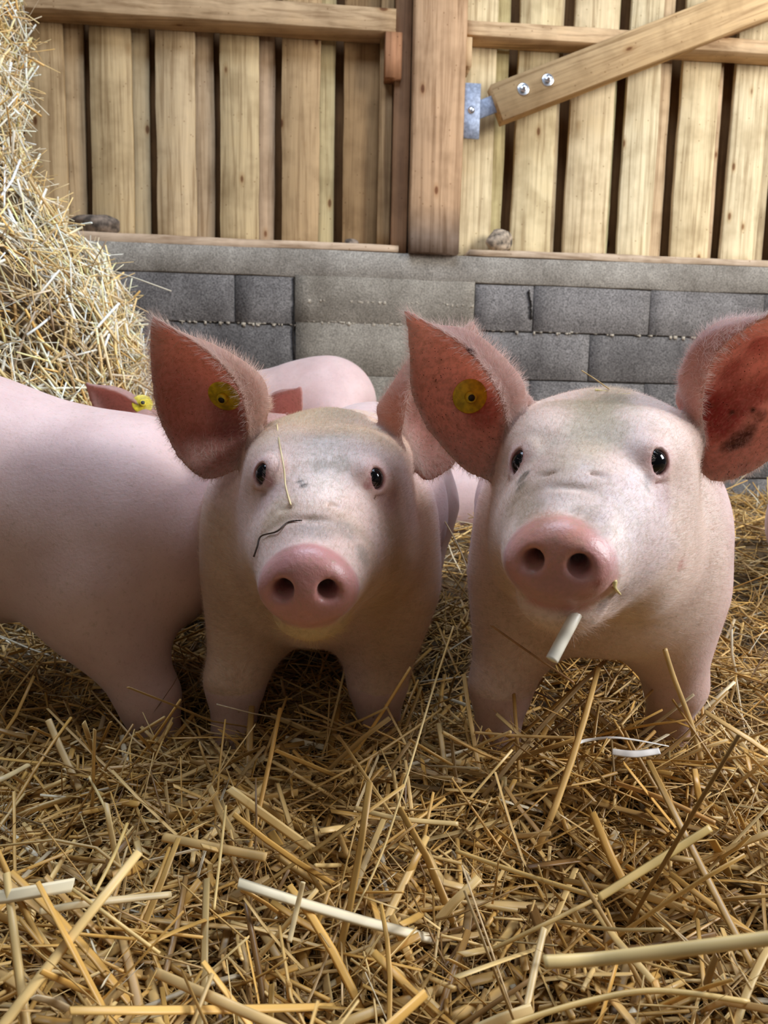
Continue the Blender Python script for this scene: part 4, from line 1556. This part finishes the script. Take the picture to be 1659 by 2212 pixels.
pig1, eg1, ey1, F1 = make_pig('pink pig in the middle facing the camera, yellow tag deep in its raised ear', O1, R1, 1.0, (-.088, 1.02), (.10, 1.0),
                          ears=ears1, eyes_px=[(567, 1024), (811, 1034)], hf=.0026, fine=(.62, 1.0), hair_n=110000, style=1, dirt=.55, seed=100, snout_scale=.925, ear_col=(.68, .43, .37), zoff=-.028,
                          feet=[(-.112, -.02), (.085, .03)],
                          spots=[(657, 1053, .0045, (.05, .04, .035), .9), (647, 1040, .003, (.10, .08, .06), .7), (690, 1010, .010, (.34, .28, .22), .45), (735, 1005, .010, (.36, .30, .22), .5),
                                 (838, 1085, .016, (.46, .27, .25), .6), (575, 1075, .016, (.52, .35, .33), .45), (690, 1135, .016, (.30, .25, .21), .5), (745, 1150, .010, (.28, .22, .18), .5), (780, 1200, .010, (.30, .24, .19), .5),
                                 (850, 1180, .032, (.43, .28, .15), .55), (865, 1260, .030, (.45, .30, .17), .5), (600, 1110, .020, (.52, .39, .23), .4), (795, 1047, .0045, (.28, .05, .04), .85), (580, 1043, .0045, (.45, .16, .15), .8),
                                 (690, 890, .045, (.60, .44, .25), .5), (620, 900, .030, (.58, .42, .24), .4), (790, 890, .030, (.58, .42, .24), .4), (470, 960, .03, (.40, .17, .13), .45), (500, 900, .025, (.25, .09, .08), .5)])  # last spot: shade deep in the ear put into the colour


def eg_at(g, u, v):
    i, j = int(u * (g.shape[0] - 1)), int(v * (g.shape[1] - 1))
    du = g[min(i + 2, g.shape[0] - 1), j] - g[max(i - 2, 0), j]
    dv = g[i, min(j + 2, g.shape[1] - 1)] - g[i, max(j - 2, 0)]
    n_ = np.cross(du, dv)
    n_ /= np.linalg.norm(n_)
    if n_[1] > 0: n_ = -n_
    return g[i, j], n_


def closest_px(g, px, py):
    """ear sample whose direction from the camera is nearest to the pixel"""
    d = np.array(ray(px, py)); d /= np.linalg.norm(d)
    P = g.reshape(-1, 3) - np.array((0, 0, CAMH))
    Pn = P / np.linalg.norm(P, axis=1)[:, None]
    k = int(np.argmax(Pn @ d))
    return (k // g.shape[1]) / (g.shape[0] - 1), (k % g.shape[1]) / (g.shape[1] - 1)


u_, v_ = closest_px(eg1[0], 492, 845)
c_, n_ = eg_at(eg1[0], u_, v_)
ear_tag(c_ + n_ * .0085, n_ * 1.5 + np.array((.1, -.4, -.1)), .0205, pig1)

# ---- the pig on the right with the straw in its mouth
th2 = math.radians(6)
R2 = head_frame(math.radians(21), th2, math.radians(-2))
sn2 = at(1201, 1224, .585)
S2 = 1.05
O2 = sn2 - R2 @ (np.array((0, .235, -.03)) * S2)
ears2 = [
    ctrl([[(1100, 945, .775), (1125, 870, .79), (1140, 870, .845), (1135, 930, .855), (1100, 985, .815)],
          [(1078, 850, .770), (1112, 812, .79), (1060, 830, .850), (1050, 920, .860), (1078, 1030, .810)],
          [(1005, 750, .780), (1010, 722, .80), (960, 780, .835), (955, 880, .845), (1010, 1015, .805)],
          [(877, 672, .800), (884, 715, .805), (888, 775, .815), (893, 850, .815), (925, 925, .805)]]),
    ctrl([[(1512, 960, .800), (1480, 850, .815), (1470, 870, .875), (1500, 930, .880), (1505, 985, .840)],
          [(1520, 835, .770), (1478, 800, .790), (1560, 800, .865), (1580, 900, .870), (1540, 1035, .820)],
          [(1560, 745, .755), (1545, 712, .770), (1650, 720, .840), (1660, 860, .845), (1610, 1022, .800)],
          [(1700, 655, .750), (1735, 680, .760), (1765, 760, .775), (1760, 860, .780), (1690, 970, .775)]])]
pig2, eg2, ey2, F2 = make_pig('pink pig on the right holding a white straw in its mouth', O2, R2, S2, (.275, .965), (.16, 1.0),
                          ears=ears2, eyes_px=[(1122, 998), (1419, 998)], hf=.0026, fine=(.54, .92), hair_n=110000, style=2, dirt=.6, seed=200,
                          feet=[(-.118, -.0), (.12, .10)], snout_scale=.81, snout_h=.9, ear_folds=(0, .0045), lashes=(False, True), zoff=-.015, ear_col=(.92, .66, .55), body_w=1.0,
                          spots=[(1130, 1030, .0065, (.10, .08, .05), .85), (1124, 1052, .006, (.16, .13, .08), .7), (1400, 1036, .0050, (.06, .04, .03), .9), (1396, 1054, .0055, (.14, .11, .07), .7), (1112, 1015, .004, (.12, .09, .06), .7),
                                 (1425, 1065, .015, (.54, .34, .36), .5), (1262, 1112, .012, (.26, .18, .13), .5), (1295, 1135, .012, (.30, .20, .15), .5), (1180, 1122, .010, (.30, .18, .13), .45), (1140, 1110, .012, (.34, .24, .14), .5),
                                 (1300, 880, .028, (.38, .32, .20), .6), (1285, 935, .026, (.42, .35, .23), .5), (1250, 875, .026, (.46, .36, .22), .45), (1330, 865, .016, (.33, .28, .19), .5), (1240, 985, .022, (.50, .41, .29), .4),
                                 (1320, 1292, .010, (.30, .26, .25), .6), (1300, 1310, .008, (.25, .2, .19), .6), (1290, 1262, .004, (.30, .10, .08), .7), (1200, 1285, .022, (.36, .19, .18), .5), (1180, 1155, .026, (.60, .27, .17), .45),  # lower-snout spot: shade put into the colour
                                 (1400, 1150, .055, (.66, .56, .57), .55), (1470, 1220, .006, (.55, .25, .22), .7), (1120, 1085, .018, (.42, .30, .19), .45), (1150, 960, .020, (.52, .40, .27), .4),  # first spot: side daylight on the cheek put into the colour
                                 (1525, 900, .028, (.42, .05, .045), .6), (1560, 900, .020, (.36, .08, .07), .5), (1610, 860, .018, (.36, .09, .08), .5), (1650, 830, .016, (.36, .09, .08), .5), (1580, 800, .016, (.40, .10, .08), .5), (1640, 740, .016, (.40, .11, .09), .45),  # dark bands: shade of the ear folds put into the colour
                                 (1600, 950, .012, (.10, .05, .04), .7), (1620, 930, .010, (.10, .05, .04), .6), (1575, 965, .009, (.12, .06, .05), .6), (1640, 900, .008, (.10, .05, .04), .6), (1580, 890, .0035, (.05, .03, .02), .9), (1625, 885, .003, (.05, .03, .02), .9), (1015, 760, .005, (.10, .03, .02), .8), (1040, 880, .02, (.42, .09, .07), .45)])
u_, v_ = closest_px(eg2[0], 1010, 850)
c_, n_ = eg_at(eg2[0], u_, v_)
ear_tag(c_ + n_ * .0095, n_ * 1.6 + np.array((.0, -.9, -.1)), .0190, pig2)

# ---- the pig walking past on the left; its head is turned away behind the middle pig's ear
RA = head_frame(math.radians(-150), math.radians(6))
OA = np.array((-.315, 1.25, .335))
pigA, _, _, _ = make_pig('pink pig on the left walking past side-on, its head hidden behind the middle pig', OA, RA, 1.0, (-.365, 1.10), (-1.0, -.05), zoff=-.048, tilt=.22,
                         hf=.0045, hc=.0045, hair_n=15000, dirt=.3, seed=300, feet=[(-.07, .05), (.09, -.06)], neck=1.2, bs=1.03, ear_scale=(.55, .8, .35), belly=.04)

# ---- pigs further back
RB_ = head_frame(math.radians(70), math.radians(25))
pigB, _, _, _ = make_pig('smooth pale pig rump rising behind the middle pig\'s head, against the block wall', np.array((-1.02, 2.70, .40)), RB_, 1.0, (-.83, 2.74), (1.0, -.10),
                         hf=.006, hc=.006, zoff=.04, tilt=.15, tail=False, seed=400, dirt=.05)
RD = head_frame(math.radians(6), math.radians(12))
OD = at(448, 1006, 1.60)
pigD, egD, _, _ = make_pig('pig mostly hidden behind the left pig\'s back, one tagged ear showing', OD, RD, 1.0, (OD[0] - .02, 1.78), (-.12, 1.0), bs=.86, ear_col=(.72, .48, .46),
                           hf=.005, hc=.008, zoff=.03, seed=500, dirt=.2)
u_, v_ = closest_px(egD[0], 303, 878)
c_, n_ = eg_at(egD[0], u_, v_)
ear_tag(c_ + n_ * .006, n_ + np.array((.0, -1.5, .0)), .0205, pigD)
RG = head_frame(math.radians(60), math.radians(20))
pigG, _, _, _ = make_pig('pig lying low in the straw between the two facing pigs, far back', np.array((-.13, 2.27, .23)), RG, .95, (.07, 2.30), (1.0, .02),
                         hf=.006, hc=.006, zoff=-.15, tail=False, seed=600, dirt=.2, legs=False)
RF = head_frame(math.radians(-75), math.radians(15))
pigF, _, _, _ = make_pig('pig cut off by the right edge of the picture, only a sliver showing', np.array((1.92, 1.78, .28)), RF, 1.0, (1.70, 1.75), (-1.0, .0),
                         hf=.006, hc=.006, zoff=-.08, tail=False, seed=700, dirt=.2)

# ------------------------------------------------------------------ single stalks that stand out
stalk('white flat straw held in the right pig\'s mouth, slanting down', [at(1268, 1280, .625), at(1240, 1335, .60), at(1216, 1380, .59), at(1192, 1426, .58)], .0118, .6, (.86, .80, .66), taper=.0)

stalk('very long thin pale stalk leaning in front of the gap between the two facing pigs', [at(980, 1352, .80), at(935, 1490, .76), at(872, 1700, .69), at(818, 1860, .645), at(742, 2015, .60)], .0022, .7, (.74, .58, .28), taper=.4)
stalk('broad blurred stalk lying closest to the camera at the lower right', [at(1175, 2078, .40), at(1290, 2072, .40), at(1480, 2050, .385), at(1700, 2022, .37)], .0088, .5, (.80, .62, .30), taper=.1)
stalk('long golden stalk running down-right to the joint of the bent straw', [on_bed(985, 1838, .045), on_bed(1120, 1885, .055), on_bed(1290, 1938, .065)], .0052, .6, (.68, .47, .17))
stalk('broad flat yellow straw rising right from the joint', [on_bed(1292, 1940, .065), on_bed(1420, 1860, .075), on_bed(1535, 1788, .080)], .0085, .25, (.62, .46, .18))
stalk('slender stalk slanting from lower left up to the joint of the bent straw', [on_bed(1065, 2050, .045), on_bed(1180, 1995, .055), on_bed(1290, 1940, .065)], .0042, .6, (.60, .43, .18))
stalk('orange round stalk on the right below the white straw scraps', [on_bed(1328, 1690, .055), on_bed(1430, 1725, .058), on_bed(1545, 1778, .055)], .0066, .8, (.62, .36, .13))
stalk('stubby pale straw standing up at the left below the walking pig', [at(104, 1555, .86), at(130, 1615, .84), at(172, 1705, .81)], .0095, .35, (.62, .45, .22), taper=.1)
stalk('curling white scrap of straw, the upper of the two in front of the right pig', [on_bed(1250, 1604, .058), on_bed(1275, 1598, .060), on_bed(1340, 1594, .066), on_bed(1445, 1612, .055)], .0055, .15, (.84, .80, .74), thin_end=True, taper=.7)
stalk('flat white scrap of straw, the lower of the two in front of the right pig', [on_bed(1322, 1624, .056), on_bed(1370, 1629, .056), on_bed(1425, 1622, .056)], .0098, .12, (.84, .80, .76))
stalk('long thick pale straw lying in the left foreground', [on_bed(352, 1808, .046), on_bed(460, 1830, .048), on_bed(575, 1852, .046)], .0100, .35, (.66, .46, .20), taper=.0)
stalk('upright broken straw beside the right pig\'s far front leg', [at(1436, 1402, .86), at(1455, 1462, .86), at(1492, 1560, .86), at(1515, 1640, .85)], .0085, .6, (.60, .43, .20), taper=.1)
stalk('grey dry twig in front of the right pig\'s near front leg', [on_bed(1142, 1490, .075), on_bed(1180, 1505, .072), on_bed(1245, 1548, .060)], .0040, .7, (.27, .22, .20), cat='twig', name='twig')
stalk('thin brown stalk crossing the right pig\'s near front leg', [at(1060, 1350, .82), at(1130, 1400, .81), at(1240, 1475, .79)], .0026, .8, (.36, .20, .09))
stalk('thin dark curved stalk arching in the gap between the facing pigs', [at(928, 1078, 1.25), at(975, 1150, 1.18), at(1010, 1230, 1.12), at(1030, 1330, 1.05)], .0026, .8, (.34, .22, .10))
stalk('long horizontal pale straw just in front of the right pig\'s near hoof', [on_bed(1024, 1582, .056), on_bed(1130, 1590, .058), on_bed(1255, 1594, .056)], .0045, .5, (.62, .42, .17))
stalk('bundle-like wide straw at the bottom left of the foreground', [on_bed(335, 2100, .050), on_bed(470, 2160, .055), on_bed(620, 2225, .050)], .0085, .35, (.66, .47, .22))
stalk('long curved straw along the bottom right edge', [on_bed(1095, 2215, .05), on_bed(1260, 2165, .055), on_bed(1420, 2140, .06), on_bed(1620, 2165, .055)], .0050, .6, (.66, .48, .20))
stalk('straight flat straw running down-right through the middle of the foreground', [on_bed(1283, 1965, .050), on_bed(1340, 2040, .055), on_bed(1410, 2120, .050)], .0075, .3, (.62, .45, .20))
stalk('short upright pale stalk at the bottom centre right', [on_bed(1176, 2005, .055), on_bed(1158, 2080, .052), on_bed(1138, 2175, .045)], .0070, .45, (.68, .52, .27))


stalk('fine pale straw stuck down the middle pig\'s face beside its eye', [on_surface(F1, *q, lift=.006) for q in ((598, 916), (604, 960), (613, 1010), (617, 1050), (628, 1090))], .0017, .8, (.78, .66, .40))
stalk('dark bent twig stuck above the middle pig\'s snout', [on_surface(F1, *q, lift=.003) for q in ((548, 1203), (556, 1180), (564, 1158), (598, 1148), (622, 1128), (652, 1124))], .0019, .8, (.07, .045, .035), cat='twig', name='twig')
stalk('wispy yellow straw lying on the right pig\'s forehead', [on_surface(F2, *q, lift=.005) for q in ((1285, 842), (1310, 846), (1340, 852), (1362, 850))], .0050, .35, (.62, .50, .20), thin_end=True, taper=.6)
stalk('thin straw sticking up from the right pig\'s forehead', [on_surface(F2, 1318, 842, lift=.004), at(1290, 822, .80), at(1256, 800, .80)], .0016, .8, (.66, .50, .24))
stalk('crumb of straw at the corner of the right pig\'s mouth', [on_surface(F2, *q, lift=.003) for q in ((1328, 1255), (1330, 1272), (1338, 1282))], .0055, .5, (.76, .68, .36))

stalk('pale stub of straw jutting in from the left edge below the walking pig', [on_bed(-40, 1700, .06), on_bed(10, 1680, .062), on_bed(62, 1652, .060)], .0085, .4, (.72, .56, .30), taper=.1)
stalk('thin bright stalk standing in the left foreground under the middle pig', [on_bed(488, 1740, .075), on_bed(478, 1830, .060), on_bed(462, 1965, .045)], .0026, .6, (.74, .56, .24))
stalk('short bright straw leaning right of the stubby one at the left', [on_bed(192, 1678, .060), on_bed(212, 1715, .055), on_bed(235, 1762, .050)], .0032, .5, (.78, .64, .34))
stalk('flat golden straw slanting down-left in the left foreground', [on_bed(275, 1778, .065), on_bed(245, 1850, .055), on_bed(205, 1928, .045)], .0042, .4, (.70, .50, .18))
stalk('wide pale straw lying nearly level in the left foreground, lowest of the long ones', [on_bed(85, 1970, .050), on_bed(200, 1950, .055), on_bed(370, 1932, .050)], .0072, .35, (.62, .50, .30))
stalk('long thin stalk crossing from the left to the bottom centre of the foreground', [on_bed(135, 1905, .055), on_bed(230, 1975, .062), on_bed(345, 2060, .055)], .0036, .6, (.76, .56, .24))
stalk('pale flat straw standing upright at the bottom centre left', [on_bed(655, 1905, .085), on_bed(642, 1960, .065), on_bed(625, 2035, .045)], .0052, .35, (.78, .66, .42))
stalk('level flat straw right of the very long thin stalk', [on_bed(765, 1745, .055), on_bed(860, 1768, .056), on_bed(990, 1780, .055)], .0058, .3, (.66, .50, .24), taper=.1)
